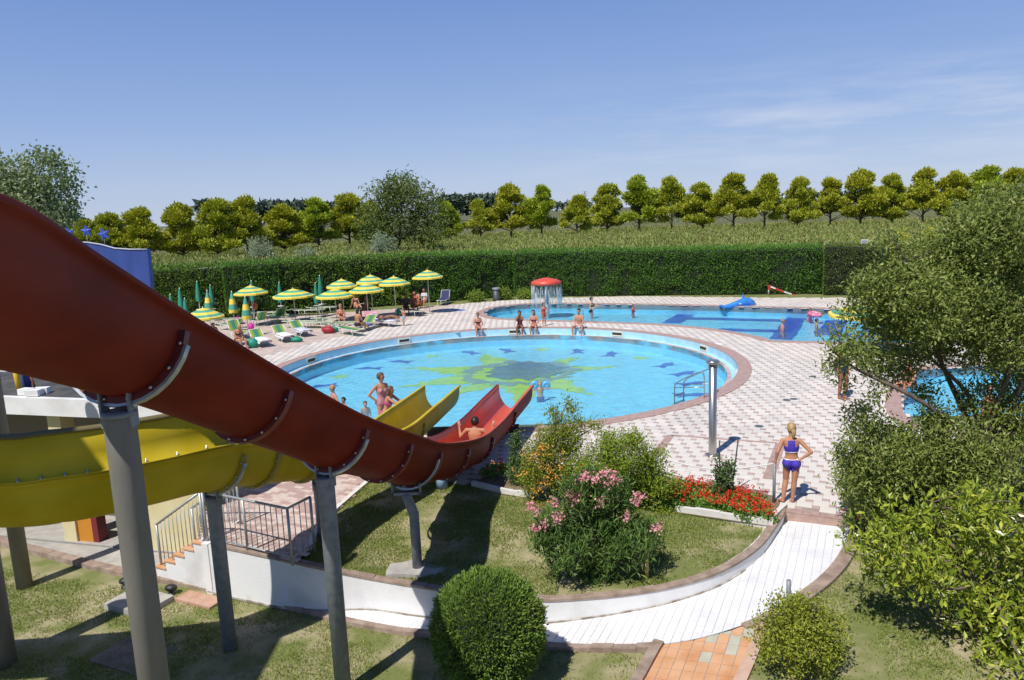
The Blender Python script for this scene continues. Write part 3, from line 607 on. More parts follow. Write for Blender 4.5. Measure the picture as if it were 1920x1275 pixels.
# splash guard bolted to the outer rim of the curve
gi1 = yI((445, 833, 11.3)); outl = [(-.10, .012), (-.10, .03), (-.05, .035), (-.035, .30), (-.01, .56), (.035, .60), (.05, .57), (.02, .54), (-.005, .30), (-.02, .012)]
m = MB(); sweep(m, fr_y[:gi1], outl); gd = m.build('splash_guard', M_yel, yel)
m = MB(); sweep(m, fr_y[:gi1], [(-.015, .575), (-.035, .6), (.03, .64), (.075, .60), (.05, .575)]); m.build('guard_rim', mat('guard_rim', (.16, .13, .05), rough=.6), gd)
for k in range(2, gi1 - 1, 4):
    p, n, z, t = fr_y[k]; m = MB(); m.lathe([(0, .055), (.011, .053), (.012, .02), (.022, .018), (.022, 0), (0, 0)], 6, p - n * .078 + z * .03); m.build('bolt', M_bolt, gd)
# posts
def under(fr, i): p, n, z, t = fr[i]; c = p + n * HWD - z * (DEP + .115); return c
i1 = idx(rim_r, 6.75); c = under(fr_r, i1); post('thick weathered post, the tallest under the red slide', c.x, c.y, zl(c.x) - .05, c.z - .05, .132, M_pipe, fr_r, i1)
i3 = idx(rim_r, 10.25); c = under(fr_r, i3); post('tall galvanised post under the red slide, in front of the railing', c.x, c.y, zl(c.x) - .03, c.z - .04, .118, M_galv, fr_r, i3)
i2 = yI((455, 832, 11.5)); c = under(fr_y, i2); post('galvanised post carrying the curve of the yellow slide by the stairs', c.x, c.y, zl(c.x) - .03, c.z - .04, .115, M_galv, fr_y, i2)
i5 = yI((640, 826, 13.6)); c = under(fr_y, i5); post('short galvanised post under the yellow slide beside the railing', c.x, c.y, 0, c.z - .04, .105, M_galv, fr_y, i5)
i6 = yI((0, 906, 9.3)) - 6; c = under(fr_y, i6); post('grey post under the high end of the yellow slide', c.x, c.y, zl(c.x) - .03, c.z - .04, .15, M_pipe, fr_y, i6)
b = P(6, 1242, -1.0); post('thick dark post at the corner of the lower lawn under the yellow slide', b.x, b.y, -1.03, 1.9, .2, M_pipe)
b = P(46, 1098, -1.0); post('grey column standing beside the kiosk walkway under the yellow slide', b.x, b.y, -1.03, 4.6, .145, M_pipe)
# bent post under the middle of the red slide with its concrete footing
i4 = idx(rim_r, 12.85); c = under(fr_r, i4); q = Pf(783, 1066, zu); bp_ = thing('support_post', 'short bent galvanised post on a concrete footing in the upper lawn', 'post', q, 0, 'steel posts under the slides')
cl = c - q; m = MB(); m.tube([(0, 0, -.1), (0, 0, cl.z - .55), (.0, .0, cl.z - .48), (cl.x, cl.y, cl.z - .12), (cl.x, cl.y, cl.z - .06)], .088, 16); m.build('column', M_galv, bp_)
m = MB(); m.box((cl.x, cl.y, cl.z - .05), (.5, .12, .05)); m.box((cl.x - .24, cl.y, cl.z + .03), (.03, .12, .2)); m.box((cl.x + .24, cl.y, cl.z + .03), (.03, .12, .2)); m.build('cross_bracket', M_galv, bp_); cradle(fr_r, i4, bp_, base=q)
m = MB(); m.prism(wob([(-.55, -.22), (.0, -.32), (.5, -.2), (.55, .15), (.1, .28), (-.5, .2)], .03, 3), -.12, .035); fo = m.build('concrete_footing', M_conc, None); fo.location = q; tag(fo, 'rough concrete footing round the bent slide post', 'footing')
# pale blue water pipes hanging below the slides' run-out
for px, py, lb in ((764, 915, 'pale blue water pipe end under the yellow slide run'), (828, 905, 'pale blue water pipe end under the red slide run')):
    a = P(px, py, .1); m = MB(); m.tube([(a.x, a.y, .0), (a.x, a.y, .3), (a.x + .15, a.y + .9, .42), (a.x + .4, a.y + 2.6, .35)], .13, 12); o = m.build('water_pipe', mat('pale_blue_plastic', (.33, .47, .66), rough=.5)); tag(o, lb, 'pipe', 'pipes under the slides')
# black bar standing in for the shadow where the slides leave the paving
m = MB(); a = P(965, 872); m.prism([(-2.4, 19.75), (.1, 19.7), (.1, 19.9), (-2.4, 19.95)], .0, .2); o = m.build('shadow_bar', mat('shadow_black', (.02, .022, .025), rough=.6)); tag(o, 'low black bar in place of the shadow at the pool edge under the slides', 'wall')

# tower added out of view on the left, placed to shade the lower lawn
tw = thing('shade_tower', 'grey tower with railed platform, added out of view to shade the lower lawn', 'tower', (-9.2, 5.5, -1.03)); m = MB(); m.box((0, 0, 6.9), (2.7, 2.7, .12)); m.build('platform', M_conc, tw); m = MB(); m.box((0, 0, 9.2), (3.0, 3.0, .1)); m.build('roof', M_green0, tw)
for sx, sy in ((-1, -1), (1, -1), (1, 1), (-1, 1)): m = MB(); m.tube([(sx * 1.2, sy * 1.2, -.1), (sx * 1.2, sy * 1.2, 9.2)], .09, 12); m.build('leg', M_galv, tw)
for a, b in (((-1.25, -1.25), (1.25, -1.25)), ((1.25, -1.25), (1.25, 1.25)), ((-1.25, 1.25), (-1.25, -1.25))):
    for z in (7.4, 7.9): m = MB(); m.tube([(a[0], a[1], z), (b[0], b[1], z)], .025, 8); m.build('guard_rail', M_galv, tw)

# ------------------------------------------------------------------ kiosk with white roof, walkway, stairs, railing
M_cream = mat('cream_render', (.60, .52, .28), (.66, .59, .36), .85, 2.2, 6)
def kp(a, b, z=0): q = KA - KU * a + KV * b; return Vector((q.x, q.y, z))
KR = math.atan2(KU.y, KU.x)
kio = thing('kiosk', 'cream kiosk with flat dark roof and thick white fascia beside the slides', 'building', KA)
def kbox(name, a0, a1, b0, b1, z0, z1, mt, par=kio):
    m = MB(); c = kp((a0 + a1) / 2, (b0 + b1) / 2, (z0 + z1) / 2) - KA; m.box(c, (abs(a1 - a0), abs(b1 - b0), z1 - z0), KR); return m.build(name, mt, par)
kbox('east_wall', 0, .2, 0, 2.15, -1.05, 2.0, M_cream); kbox('front_wall', .2, 2.2, 0.002, .2, -1.05, 2.0, M_cream)
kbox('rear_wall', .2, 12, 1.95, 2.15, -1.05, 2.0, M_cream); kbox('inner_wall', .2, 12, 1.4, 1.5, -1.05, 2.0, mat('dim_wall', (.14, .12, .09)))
kbox('pillar', 3.4, 3.75, .0, .35, -1.05, 2.0, M_cream); kbox('counter', 3.0, 3.4, .05, .3, -1.0, -.35, mat('orange_board', (.55, .22, .02)))
kbox('counter_end', 2.85, 3.0, .05, .3, -1.0, -.35, mat('maroon_board', (.17, .02, .02)))
kbox('floor_slab', 0.2, 12, -.05, 1.4, -1.06, -.935, M_conc); kbox('pillar', 6.4, 6.75, .0, .35, -1.05, 2.0, M_cream); kbox('pillar', 9.4, 9.75, 0, .35, -1.05, 2.0, M_cream)
rf = kbox('roof', -.1, 12.5, -.2, 2.25, 2.0, 2.38, M_plaster); kbox('roof_sheet', 0, 12.3, -.06, 2.12, 2.375, 2.392, mat('roof_felt', (.05, .05, .05), (.09, .085, .08), .9, 3), rf)
for k in range(5): kbox('roof_board', 1.1, 3.4, .55 + .26 * k, .77 + .26 * k, 2.385, 2.42, mat('grey_board', (.24, .21, .18), (.33, .30, .26), .9, 3, mscale=(1, 8, 1)), rf)
for k, (px, py) in enumerate(((50, 734), (64, 736), (78, 732))):
    q = P(px, py, 2.46); m = MB(); m.box((0, 0, 0), (.3, .2, .13), KR + .2 * k); o = m.build('ballast_block', M_plaster); o.location = q; tag(o, 'small white ballast block lying on the kiosk roof', 'block', 'blocks on the kiosk roof')
q = P(37, 737, 2.38); m = MB(); m.tube([(0, 0, 0), (-.03, 0, .72)], .055, 12); o = m.build('yellow_pole', mat('yellow_paint', (.68, .45, .02))); o.location = q; tag(o, 'yellow pole standing on the kiosk roof', 'pole')
q = P(52, 732, 2.38); m = MB(); m.lathe([(.02, .0), (.09, .05), (.10, .3), (.05, .62), (.015, .7)], 8); o = m.build('folded_parasol', mat('navy_canvas', (.03, .05, .22))); o.location = q; tag(o, 'furled navy parasol on the kiosk roof', 'umbrella')
q = P(68, 733, 2.38); m = MB(); m.tube([(0, 0, 0), (-.12, 0, .55)], .025, 8); o = m.build('broom_handle', mat('rust_paint', (.35, .11, .05))); o.location = q; tag(o, 'thin rusty pole leaning on the kiosk roof', 'pole')
wkf = [P(x, y, -.95) for x, y in ((352, 1086), (233, 1066), (70, 1026), (-60, 992), (-300, 930))]; wk = [kp(-.9, -.1), kp(14, -.1), kp(14, -.5)] + wkf[::-1]
patch('walkway', [wk], lambda x, y: -.95, M_conc, None, None, 'structure')
kerb_run('walkway_kerb', 'rough brown kerb between the kiosk walkway and the lower lawn', [Vector((p.x, p.y - .1, -.97)) for p in wkf], .2, .05, 12)
# stairs
st = thing('stairs', 'short white stairs with terracotta treads beside the retaining wall', 'stairs', wall_line[-1]); sdir = (wall_line[-1] - wall_line[-5]); sdir.z = 0; sdir.normalize(); sn = Vector((sdir.y, -sdir.x, 0)); sn = sn if sn.y > 0 else -sn; srz = math.atan2(sdir.y, sdir.x)
for k in range(5):
    z1 = -.03 - .175 * k; c = sdir * (.14 + .28 * k) + sn * .5; m = MB(); m.box((c.x, c.y, (z1 - 1.1) / 2), (.279, .96, z1 + 1.1), srz); s = m.build('step', M_plaster, st)
    m = MB(); m.box((c.x + sdir.x * .01 - sn.x * .0, c.y + sdir.y * .01, z1 + .016), (.30, 1.0, .03), srz); m.build('tread', M_terra, st)
m = MB(); c = -sdir * .06 + sn * .05; m.box((c.x, c.y, -.52), (.16, .14, 1.08), srz); m.build('newel', M_plaster, st)
m = MB(); c = sdir * -.1 - sn * .3; m.box((c.x, c.y, -.99), (.9, .34, .12), srz); o = m.build('stair_footing', mat('terracotta_edge', (.42, .24, .16), (.5, .32, .24), .9, 5), st)
# railing
M_rail = mat('railing_steel', (.36, .38, .39), (.46, .48, .49), .45, 10, metal=.5)
def railing(name, label, pts, zb, hgt=1.0, step=.13, foot=.1):
    r = thing(name, label, 'railing', pts[0]); b = Vector(pts[0])
    m = MB(); m.tube([p - b + Vector((0, 0, hgt)) for p in pts], .024, 8); m.build('top_rail', M_rail, r); m = MB(); m.tube([p - b + Vector((0, 0, foot)) for p in pts], .018, 8); m.build('bottom_rail', M_rail, r)
    for p in pts: m = MB(); q = p - b; m.tube([q + Vector((0, 0, -.05)), q + Vector((0, 0, hgt))], .026, 8); m.build('rail_post', M_rail, r)
    for a, c in zip(pts[:-1], pts[1:]):
        n = int((c - a).length / step)
        for k in range(1, n): q = a + (c - a) * k / n - b; m = MB(); m.tube([q + Vector((0, 0, foot)), q + Vector((0, 0, hgt))], .0085, 6); m.build('baluster', M_rail, r)
R0 = wall_line[-1] + sn * .1; R1 = P(548, 1055, 0) ; R2 = P(590, 1030, 0)
railing('landing_railing', 'grey metal railing with thin bars round the brick landing', [Vector((p.x, p.y, 0.0)) for p in (R0 + sdir * -.02, (R0 * .5 + R1 * .5), R1, R2)], 0)
railing('stair_railing', 'sloping grey metal railing on the far side of the stairs', [R0 + sn * .85 + Vector((0, 0, 0)), R0 + sn * .85 + sdir * 1.35 + Vector((0, 0, -.85))], 0)
railing('stair_railing', 'sloping grey metal railing on the near side of the stairs', [R0 + sdir * .05 + Vector((0, 0, -.03)), R0 + sdir * 1.35 + Vector((0, 0, -.86))], 0)
# spotlights and concrete slabs in the lower lawn
for px, py, lb in ((236, 1101, 'small black spotlight lying on the lower lawn by the concrete slab'), (322, 1114, 'small black spotlight lying behind the thick slide post')):
    q = Pf(px, py, zl); sp = thing('garden_spotlight', lb, 'lamp', q); m = MB(); m.lathe([(0, 0), (.09, 0), (.07, .03), (.02, .05), (.02, .1)], 10); m.build('foot', mat('black_plastic', (.02, .02, .022), rough=.5), sp); m = MB(); m.ell((0, 0, .13), (.12, .09, .07)); m.build('lamp_head', mat('black_plastic', (.02, .02, .022)), sp)
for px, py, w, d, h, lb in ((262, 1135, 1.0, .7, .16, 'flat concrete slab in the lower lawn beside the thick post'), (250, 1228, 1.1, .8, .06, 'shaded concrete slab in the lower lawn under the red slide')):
    q = Pf(px, py, zl); m = MB(); m.box((0, 0, h / 2 - .04), (w, d, h), -.45); o = m.build('concrete_slab', M_conc if h > .1 else mat('shaded_slab', (.17, .14, .11), (.25, .21, .16), .95, 4)); o.location = q; tag(o, lb, 'slab')  # the thinner slab's concrete is coloured dark brown for the shade on it

# ------------------------------------------------------------------ vegetation
M_bark = mat('bark', (.10, .075, .055), (.16, .125, .095), .95, 8, bump=.6, bscale=25, mscale=(1, 1, .3))
M_twig = mat('twig', (.13, .10, .07), (.19, .15, .11), .9, 8)
def ballpts(n, r=(1, 1, 1), shell=.55):
    d = unit(RNG.normal(size=(n, 3))); k = RNG.uniform(0, 1, n) ** (1 / 3); k = shell + (1 - shell) * k if shell else k
    return d * (k[:, None]) * np.array(r)
def clumps(blobs, ncl, nlf, spread):
    """blobs: (x,y,z,rx,ry,rz); leaf points gathered in small clusters"""
    out_ = []; cen = []
    vol = np.array([b[3] * b[4] * b[5] for b in blobs]) ** (2 / 3); vol = vol / vol.sum()
    for b, w in zip(blobs, vol):
        k = max(3, int(ncl * w)); c = np.array(b[:3]) + ballpts(k, b[3:6], .35); cen.append(c)
        out_.append((c[:, None, :] + RNG.normal(size=(k, nlf, 3)) * spread).reshape(-1, 3))
    return np.concatenate(out_), np.concatenate(cen)
def limbs(mb, base, fork, cen, r0, n=14, r1=.008):
    base, fork = Vector(base), Vector(fork); mb.tube([base, base.lerp(fork, .5) + Vector((random.uniform(-.04, .04), random.uniform(-.04, .04), 0)), fork], [r0, r0 * .8, r0 * .66], 8)
    K = min(len(cen), max(4, min(11, n // 4))); f = np.array(fork); pick = [int(np.argmax(np.linalg.norm(cen - f, axis=1)))]
    while len(pick) < K: pick.append(int(np.argmax(np.min(np.stack([np.linalg.norm(cen - cen[p], axis=1) for p in pick]), 0))))
    S_ = []
    for p in pick:
        c = Vector(cen[p]); ln = (c - fork).length; a = fork.lerp(c, .33) + Vector((random.uniform(-.12, .12), random.uniform(-.12, .12), .10)) * ln; b = fork.lerp(c, .68) + Vector((random.uniform(-.1, .1), random.uniform(-.1, .1), .06)) * ln
        L = smooth([fork - Vector((0, 0, .03)), a, b, c], 4); mb.tube(L, [r0 * .46 * (1 - .93 * i / (len(L) - 1)) + r1 for i in range(len(L))], 6, caps=False); S_ += [(q, r0 * .46 * (1 - .9 * i / (len(L) - 1))) for i, q in enumerate(L) if i >= 2]
    A_ = np.array([tuple(q) for q, r in S_])
    for i in RNG.choice(len(cen), min(n * 2, len(cen)), replace=False):
        k = int(np.argmin(np.linalg.norm(A_ - cen[i], axis=1) + .15 * np.abs(A_[:, 2] - cen[i][2]))); q, r = S_[k]; c = Vector(cen[i]); mb.tube([q, q.lerp(c, .5) + Vector((random.uniform(-.08, .08), random.uniform(-.08, .08), .05)) * (c - q).length, c], [max(r * .4, r1), max(r * .25, r1 * .8), r1 * .6], 4, caps=False)
def shrub(name, label, cat, blobs, base, lm, L, Wd, ncl, nlf, spread, r0=.03, nl=10, up=.35, group=None, kind=None, face=None, fork=None):
    t = thing(name, label, cat, base, 0, group); b = np.array(base); pts, cen = clumps([(x - b[0], y - b[1], z - b[2], rx, ry, rz) for x, y, z, rx, ry, rz in blobs], ncl, nlf, spread)
    pts[:, 2] = np.maximum(pts[:, 2], .02); leaves('foliage' if cat != 'tree' else 'crown', pts, lm, L, Wd, t, up, face=face)
    m = MB(); fk = fork or (0, 0, .25 * max(c[2] for c in cen)); limbs(m, (0, 0, -.1), fk, cen, r0, nl); m.build('stem' if cat != 'tree' else 'trunk', M_bark if cat == 'tree' else M_twig, t); return t, pts, cen

# pines: five shapes, set in the row beyond the corn
M_pine = [leafmat('pine_a', (.15, .19, .016), (.30, .30, .024), trans=.12), leafmat('pine_b', (.15, .18, .014), (.31, .30, .022), trans=.12), leafmat('pine_c', (.14, .20, .018), (.28, .31, .024), trans=.15)]
def pine_meshes(k):
    r = np.random.default_rng(100 + k); tiers = []; H = 1.0
    for i in range(30 + 2 * k):
        f = r.uniform(.34, .97); rad = .31 * max(.12, 1 - max(0, (f - .45) / .55)) ** .6 * (1 if f > .4 else .85); rad = rad * r.uniform(.4, 1.08); a = r.uniform(0, 2 * pi)
        tiers.append((rad * cos(a), rad * sin(a), f - .03 + r.normal(0, .03), r.uniform(.07, .115), r.uniform(.07, .115), r.uniform(.05, .085)))
    tiers += [(0, 0, .93, .075, .075, .08), (0, 0, .80, .14, .14, .09), (0, 0, .62, .2, .2, .1)]
    P_ = []; D = []
    for x, y, z, a, b, c in tiers:
        n = 330; d = unit(r.normal(size=(n, 3))); d[:, 2] = np.where(d[:, 2] < 0, d[:, 2] * .55, d[:, 2]); q = d * np.array([a, b, c]) * r.uniform(.55, 1.1, (n, 1)); lump = r.normal(0, .006, q.shape)
        P_.append(q + lump + np.array([x, y, z])); dd = d.copy(); dd[:, 2] += .7; D.append(dd)
    P_ = np.concatenate(P_); D = np.concatenate(D); keepm = P_[:, 2] > .28; P_, D = P_[keepm], D[keepm]
    o = leaves('crown', P_, M_pine[k % 3], .05, .021, None, 0, dirs=D, jit=.45); cm = o.data; bpy.data.objects.remove(o)
    m = MB(); m.tube([(0, 0, -.02), (.01, 0, .3), (0, .01, .6), (0, 0, .9)], [.021, .018, .013, .004], 7)
    for x, y, z, a, b, c in tiers: m.tube([(0, 0, max(.25, z - .12)), (x * .6, y * .6, z - .04), (x, y, z)], [.008, .005, .002], 4, caps=False)
    return cm, m.mesh('trunk', M_bark)
PINES = [pine_meshes(k) for k in range(5)]
pine_px = [(168, 497, 418), (213, 494, 404), (268, 491, 396), (345, 487, 385), (412, 484, 378), (466, 480, 375), (535, 473, 386), (598, 467, 376), (656, 462, 369), (700, 460, 380), (841, 451, 381), (902, 448, 379), (958, 445, 348), (1017, 443, 352), (1082, 441, 371), (1140, 437, 349), (1199, 435, 334), (1260, 433, 338), (1317, 432, 347), (1376, 431, 332), (1434, 429, 333), (1495, 427, 337), (1556, 425, 339), (1612, 424, 322), (1672, 422, 331), (1730, 421, 322), (1786, 419, 325), (1845, 417, 317), (1900, 415, 322), (1962, 413, 322)]
for k, (px, yb, yt) in enumerate(pine_px):
    q = P(px, yb, 1.4); top = PY(px, yt, q.y).z + .1; h = top + .15; w = h * random.uniform(.86, 1.08) * (1.1 if k < 10 else 1.0)
    t = thing('pine_tree', 'round-headed pine in the long row between the cornfields', 'tree', (q.x, q.y, -.15), 0, 'row of pines beyond the hedge'); cm, tm = PINES[(k * 3 + k // 4) % 5]
    for nm, me in (('crown', cm), ('trunk', tm)): o = link(nm, me, t); o.scale = (w, w, h); o.rotation_euler = (0, 0, random.uniform(0, 6))
# the big feathery tree standing before the pines
q = P(750, 487, .6); Y0 = q.y; bl = []
for px, py, r in ((752, 360, 3.0), (720, 375, 2.6), (790, 372, 2.8), (705, 400, 2.6), (755, 392, 3.4), (808, 395, 2.6), (700, 425, 2.4), (735, 428, 2.8), (780, 425, 3.0), (815, 425, 2.3), (762, 348, 2.0), (730, 352, 1.6), (800, 440, 1.8), (690, 440, 1.6)):
    c = PY(px, py, Y0 + random.uniform(-2, 2)); k = Y0 / 110; bl.append((c.x, c.y, c.z, r * k, r * k, r * .8 * k))
M_ash = leafmat('ash_leaf', (.055, .085, .018), (.105, .135, .03), trans=.22)
shrub('ash_tree', 'tall dark feathery tree rising above the pine row behind the hedge', 'tree', bl, (q.x, q.y, -.1), M_ash, .5, .17, 560, 16, .48, .28, 26, fork=(0, 0, 3.0))
M_sil = leafmat('silver_leaf', (.13, .17, .10), (.24, .28, .18), trans=.2)
for px, py, rr, lb in ((500, 468, 34, 'large silvery willow bush behind the hedge, left of the feathery tree'), (570, 487, 22, 'low silvery bush behind the hedge, between willow and feathery tree'), (712, 462, 32, 'silvery bush at the foot of the feathery tree'), (655, 490, 14, 'smallest silvery bush showing over the hedge')):
    Y = 88; c = PY(px, py, Y); r = rr * Y / 1420; bl = [(c.x + random.uniform(-.5, .5) * r, c.y + random.uniform(-.5, .5) * r, c.z + random.uniform(-.5, .3) * r, r * .6, r * .6, r * .62) for _ in range(7)] + [(c.x, c.y, c.z * .4, r * .8, r * .7, c.z * .5)]
    shrub('willow_bush', lb, 'bush', bl, (c.x, c.y, -.1), M_sil, .34, .085, 170, 20, .28, .08, 10, up=.8)
# tree at the left behind the blue panel
bl = []
for px, py, r in ((40, 345, 1.0), (85, 320, .75), (20, 320, .8), (110, 345, .65), (60, 300, .45), (88, 296, .35), (130, 322, .28), (30, 390, 1.1), (80, 380, 1.0), (110, 395, .7), (60, 420, 1.1), (100, 425, .7), (-40, 340, 1.1), (-30, 400, 1.2), (10, 440, 1.1), (75, 450, .8), (118, 365, .35)):
    c = PY(px, py, 28 + random.uniform(-.8, .8)); bl.append((c.x, c.y, c.z, r, r, r * .75))
c = PY(20, 450, 28); shrub('poplar_tree', 'leafy grey-green tree behind the upper end of the red slide', 'tree', bl, (c.x, c.y, -.1), leafmat('poplar_leaf', (.09, .13, .045), (.19, .23, .11), trans=.3), .15, .10, 620, 20, .17, .16, 24, fork=(0, 0, 4.2))
# far woods and poplars
M_far = leafmat('far_leaf', (.030, .048, .032), (.052, .074, .048), trans=.1)
def far_wood(label, segs, Y, dens):
    pts = []
    for x0, x1, yt, yb in segs:
        n = int((x1 - x0) * dens); px = RNG.uniform(x0, x1, n); top = yt + 3.0 * np.abs(np.sin(px * .42)) + RNG.uniform(0, 3, n); py = top + (yb - top) * RNG.uniform(0, 1, n) ** 1.2
        for a, b in zip(px, py): c = PY(a, b, Y + random.uniform(-15, 15)); pts.append((c.x, c.y, max(c.z, 0)))
    o = leaves('distant_wood', pts, M_far, 5.2, 3.0, None, .5, kind='stuff'); tag(o, label, 'wood')
far_wood('dark poplar wood far beyond the pine row', [(826, 930, 368, 398)], 620, 15)
far_wood('dark far trees showing over the left pines', [(372, 402, 380, 400), (398, 500, 388, 414), (488, 585, 380, 412), (580, 690, 384, 405)], 560, 12)
far_wood('thin line of far trees on the horizon', [(1040, 1110, 378, 392), (1180, 1480, 366, 386), (1480, 1930, 360, 372)], 900, 5)
far_wood('small group of far poplars beside the blue panel', [(128, 136, 400, 440), (136, 156, 412, 440), (156, 240, 424, 444)], 420, 18)
for px, yt, yb in ((1097, 358, 386), (1295, 350, 378), (1574, 336, 368), (1846, 330, 360)):
    q = PY(px, yb, 1400); h = PY(px, yt, 1400).z; w = 4.0; t = thing('lattice_mast', 'thin far lattice mast on the horizon', 'mast', (q.x, q.y, -.2), 0, 'masts on the horizon'); m = MB()
    for sx, sy in ((-1, -1), (1, -1), (1, 1), (-1, 1)): m.tube([(sx * w, sy * w, 0), (sx * .5, sy * .5, h)], .35, 4)
    m.build('leg_frame', M_galv, t); m = MB()
    for k in range(6): z = h * k / 6; r = w * (1 - k / 6) + .4; m.tube([(-r, -r, z), (r * .9, r * .9, z + h / 6)], .25, 4); m.tube([(r, -r, z), (-r * .9, r * .9, z + h / 6)], .25, 4)
    for k in (.78, .88, .97): m.tube([(-4.5, 0, h * k), (4.5, 0, h * k)], .3, 4)
    m.build('bracing', M_galv, t)
# corn: near field up to the pines, far field behind them
M_corn = [leafmat('corn_leaf', (.10, .15, .026), (.19, .23, .055), trans=.25), leafmat('corn_tassel', (.15, .16, .05), (.23, .215, .075), trans=.2)]
pl = sorted([(P(px, yb, 1.4).x, P(px, yb, 1.4).y) for px, yb, yt in pine_px]); plx = [a for a, b in pl]; ply = [b for a, b in pl]
def corn(name, n, y0f, y1f, x0, x1, label, hgt=2.05, nl=4, tas=1, pw=1.0):
    X = RNG.uniform(x0, x1, n); lo = np.array([y0f(x) for x in X]); hi = np.array([y1f(x) for x in X]); Y = lo + (hi - lo) * RNG.uniform(0, 1, n) ** pw; k = np.abs(X) < Y * .74 + 3; X, Y = X[k], Y[k]; n = len(X); sc = np.clip(Y / 90, 1, 2.6)
    H = hgt * RNG.uniform(.85, 1.1, n); Pn = []; D = []; MI = []
    for q in range(nl): Pn.append(np.stack([X + RNG.normal(0, .1, n), Y, H * RNG.uniform(.35, .85, n) - .15], 1)); a = RNG.uniform(0, 2 * pi, n); D.append(np.stack([np.cos(a), np.sin(a), np.full(n, .75)], 1)); MI.append(np.zeros(n, int))
    for q in range(tas): Pn.append(np.stack([X, Y, H - .3], 1)); D.append(np.stack([RNG.normal(0, .15, n), RNG.normal(0, .15, n), np.ones(n)], 1)); MI.append(np.ones(n, int))
    LL = np.concatenate([np.full(n, .75)] * nl + [np.full(n, .38)] * tas)
    o = leaves(name, np.concatenate(Pn), M_corn, LL, .15, None, 0, dirs=np.concatenate(D), jit=.2, mi=np.concatenate(MI), kind='stuff'); tag(o, label, 'corn')
corn('corn_crop', 36000, lambda x: 60, lambda x: float(np.interp(x, plx, ply)) - 3, -110, 125, 'tasselled brown-green corn crop between the hedge and the pines', nl=4, tas=1, pw=1.25)
corn('corn_crop', 15000, lambda x: float(np.interp(x, plx, ply)) + 9, lambda x: float(np.interp(x, plx, ply)) + 16, -150, 190, 'green front edge of the second corn crop behind the pines', nl=4, tas=1)
corn('corn_crop', 9000, lambda x: float(np.interp(x, plx, ply)) + 16, lambda x: float(np.interp(x, plx, ply)) + 190, -260, 330, 'far corn crop stretching to the horizon', nl=1, tas=2)

# hedges
M_hedge = leafmat('hedge_leaf', (.045, .115, .016), (.10, .19, .028), trans=.2)
M_hedge2 = leafmat('laurel_leaf', (.05, .11, .016), (.13, .20, .034), trans=.22)
M_hedgeo = leafmat('olive_hedge_leaf', (.055, .08, .018), (.10, .125, .03), trans=.15)
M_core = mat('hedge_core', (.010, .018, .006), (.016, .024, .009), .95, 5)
def hedge(label, a, b, h0, h1, th, lm, dens, L=.13, Wd=.05, rough_=.10):
    a, b = Vector(a), Vector(b); d = b - a; d.z = 0; ln = d.length; d.normalize(); n = Vector((d.y, -d.x, 0)); n = n if n.y < 0 else -n
    t = thing('clipped_hedge', label, 'hedge', a); k = int(ln * (h0 + h1) / 2 * dens); s = RNG.uniform(0, ln, k); hh = h0 + (h1 - h0) * s / ln; z = RNG.uniform(0.02, 1, k) * hh
    hole = .6 * vnoise(s, z, 1.3, 7) + .4 * vnoise(s, z, 3.5, 8); kp_ = (hole > .30) | (RNG.uniform(0, 1, k) < .3); s, hh, z = s[kp_], hh[kp_], z[kp_]; k = len(s)
    bump = .30 * (vnoise(s, z, .9, 3) - .5) + .22 * (vnoise(s, z, 2.7, 4) - .5)
    front = np.stack([s * d.x, s * d.y, z], 1) + np.array([n.x, n.y, 0]) * (bump + RNG.normal(0, rough_ * .5, k))[:, None]
    k2 = int(ln * th * dens * .8); s2 = RNG.uniform(0, ln, k2); q2 = RNG.uniform(0, th, k2); h2 = h0 + (h1 - h0) * s2 / ln
    top = np.stack([s2 * d.x - n.x * q2, s2 * d.y - n.y * q2, h2 + np.abs(RNG.normal(0, rough_ * .8, k2)) - .04 + .1 * (vnoise(s2, q2, 1.1, 5) - .5)], 1)
    pts = np.concatenate([front, top]); D = np.concatenate([np.tile([n.x, n.y, .45], (k, 1)), np.tile([0, 0, 1.0], (k2, 1))]); leaves('foliage', pts, lm, L, Wd, t, 0, dirs=D, jit=.6)
    for e in (0, 1):
        k3 = int(th * (h0, h1)[e] * dens); q3 = RNG.uniform(0, th, k3); z3 = RNG.uniform(0, (h0, h1)[e], k3); leaves('end_foliage', np.stack([e * ln * d.x - n.x * q3, e * ln * d.y - n.y * q3, z3], 1), lm, L, Wd, t, 0, dirs=np.tile([(d.x if e else -d.x), (d.y if e else -d.y), .3], (k3, 1)), jit=.6)
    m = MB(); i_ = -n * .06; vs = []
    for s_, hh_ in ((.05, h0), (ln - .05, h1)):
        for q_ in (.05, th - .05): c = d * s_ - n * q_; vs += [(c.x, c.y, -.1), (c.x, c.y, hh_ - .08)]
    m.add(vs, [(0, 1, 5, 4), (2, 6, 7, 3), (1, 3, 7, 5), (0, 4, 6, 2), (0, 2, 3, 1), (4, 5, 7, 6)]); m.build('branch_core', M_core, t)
hp = [P(x, y) for x, y in ((230, 607), (432, 596), (530, 590), (762, 570), (965, 555.5), (1541, 550.5), (1545, 553), (1760, 556), (2050, 570))]
def htop(px, py, q): return PY(px, py, q.y).z
hedge('broad-leaved hedge end beside the blue panel', hp[0], hp[1], htop(230, 512, hp[0]), htop(432, 500, hp[1]), 1.6, M_hedge2, 330, .17, .08, .16)
hedge('lighter bulging hedge block behind the two furled striped umbrellas', hp[1] + Vector((0, -.4, 0)), hp[2] + Vector((0, -.3, 0)), htop(432, 499, hp[1]), htop(530, 492, hp[2]), 1.6, M_hedge, 380, .14, .06, .13)
hedge('broad-leaved hedge behind the group of open umbrellas', hp[2], hp[3], htop(530, 494, hp[2]), htop(762, 483, hp[3]), 1.6, M_hedge2, 330, .17, .08, .16)
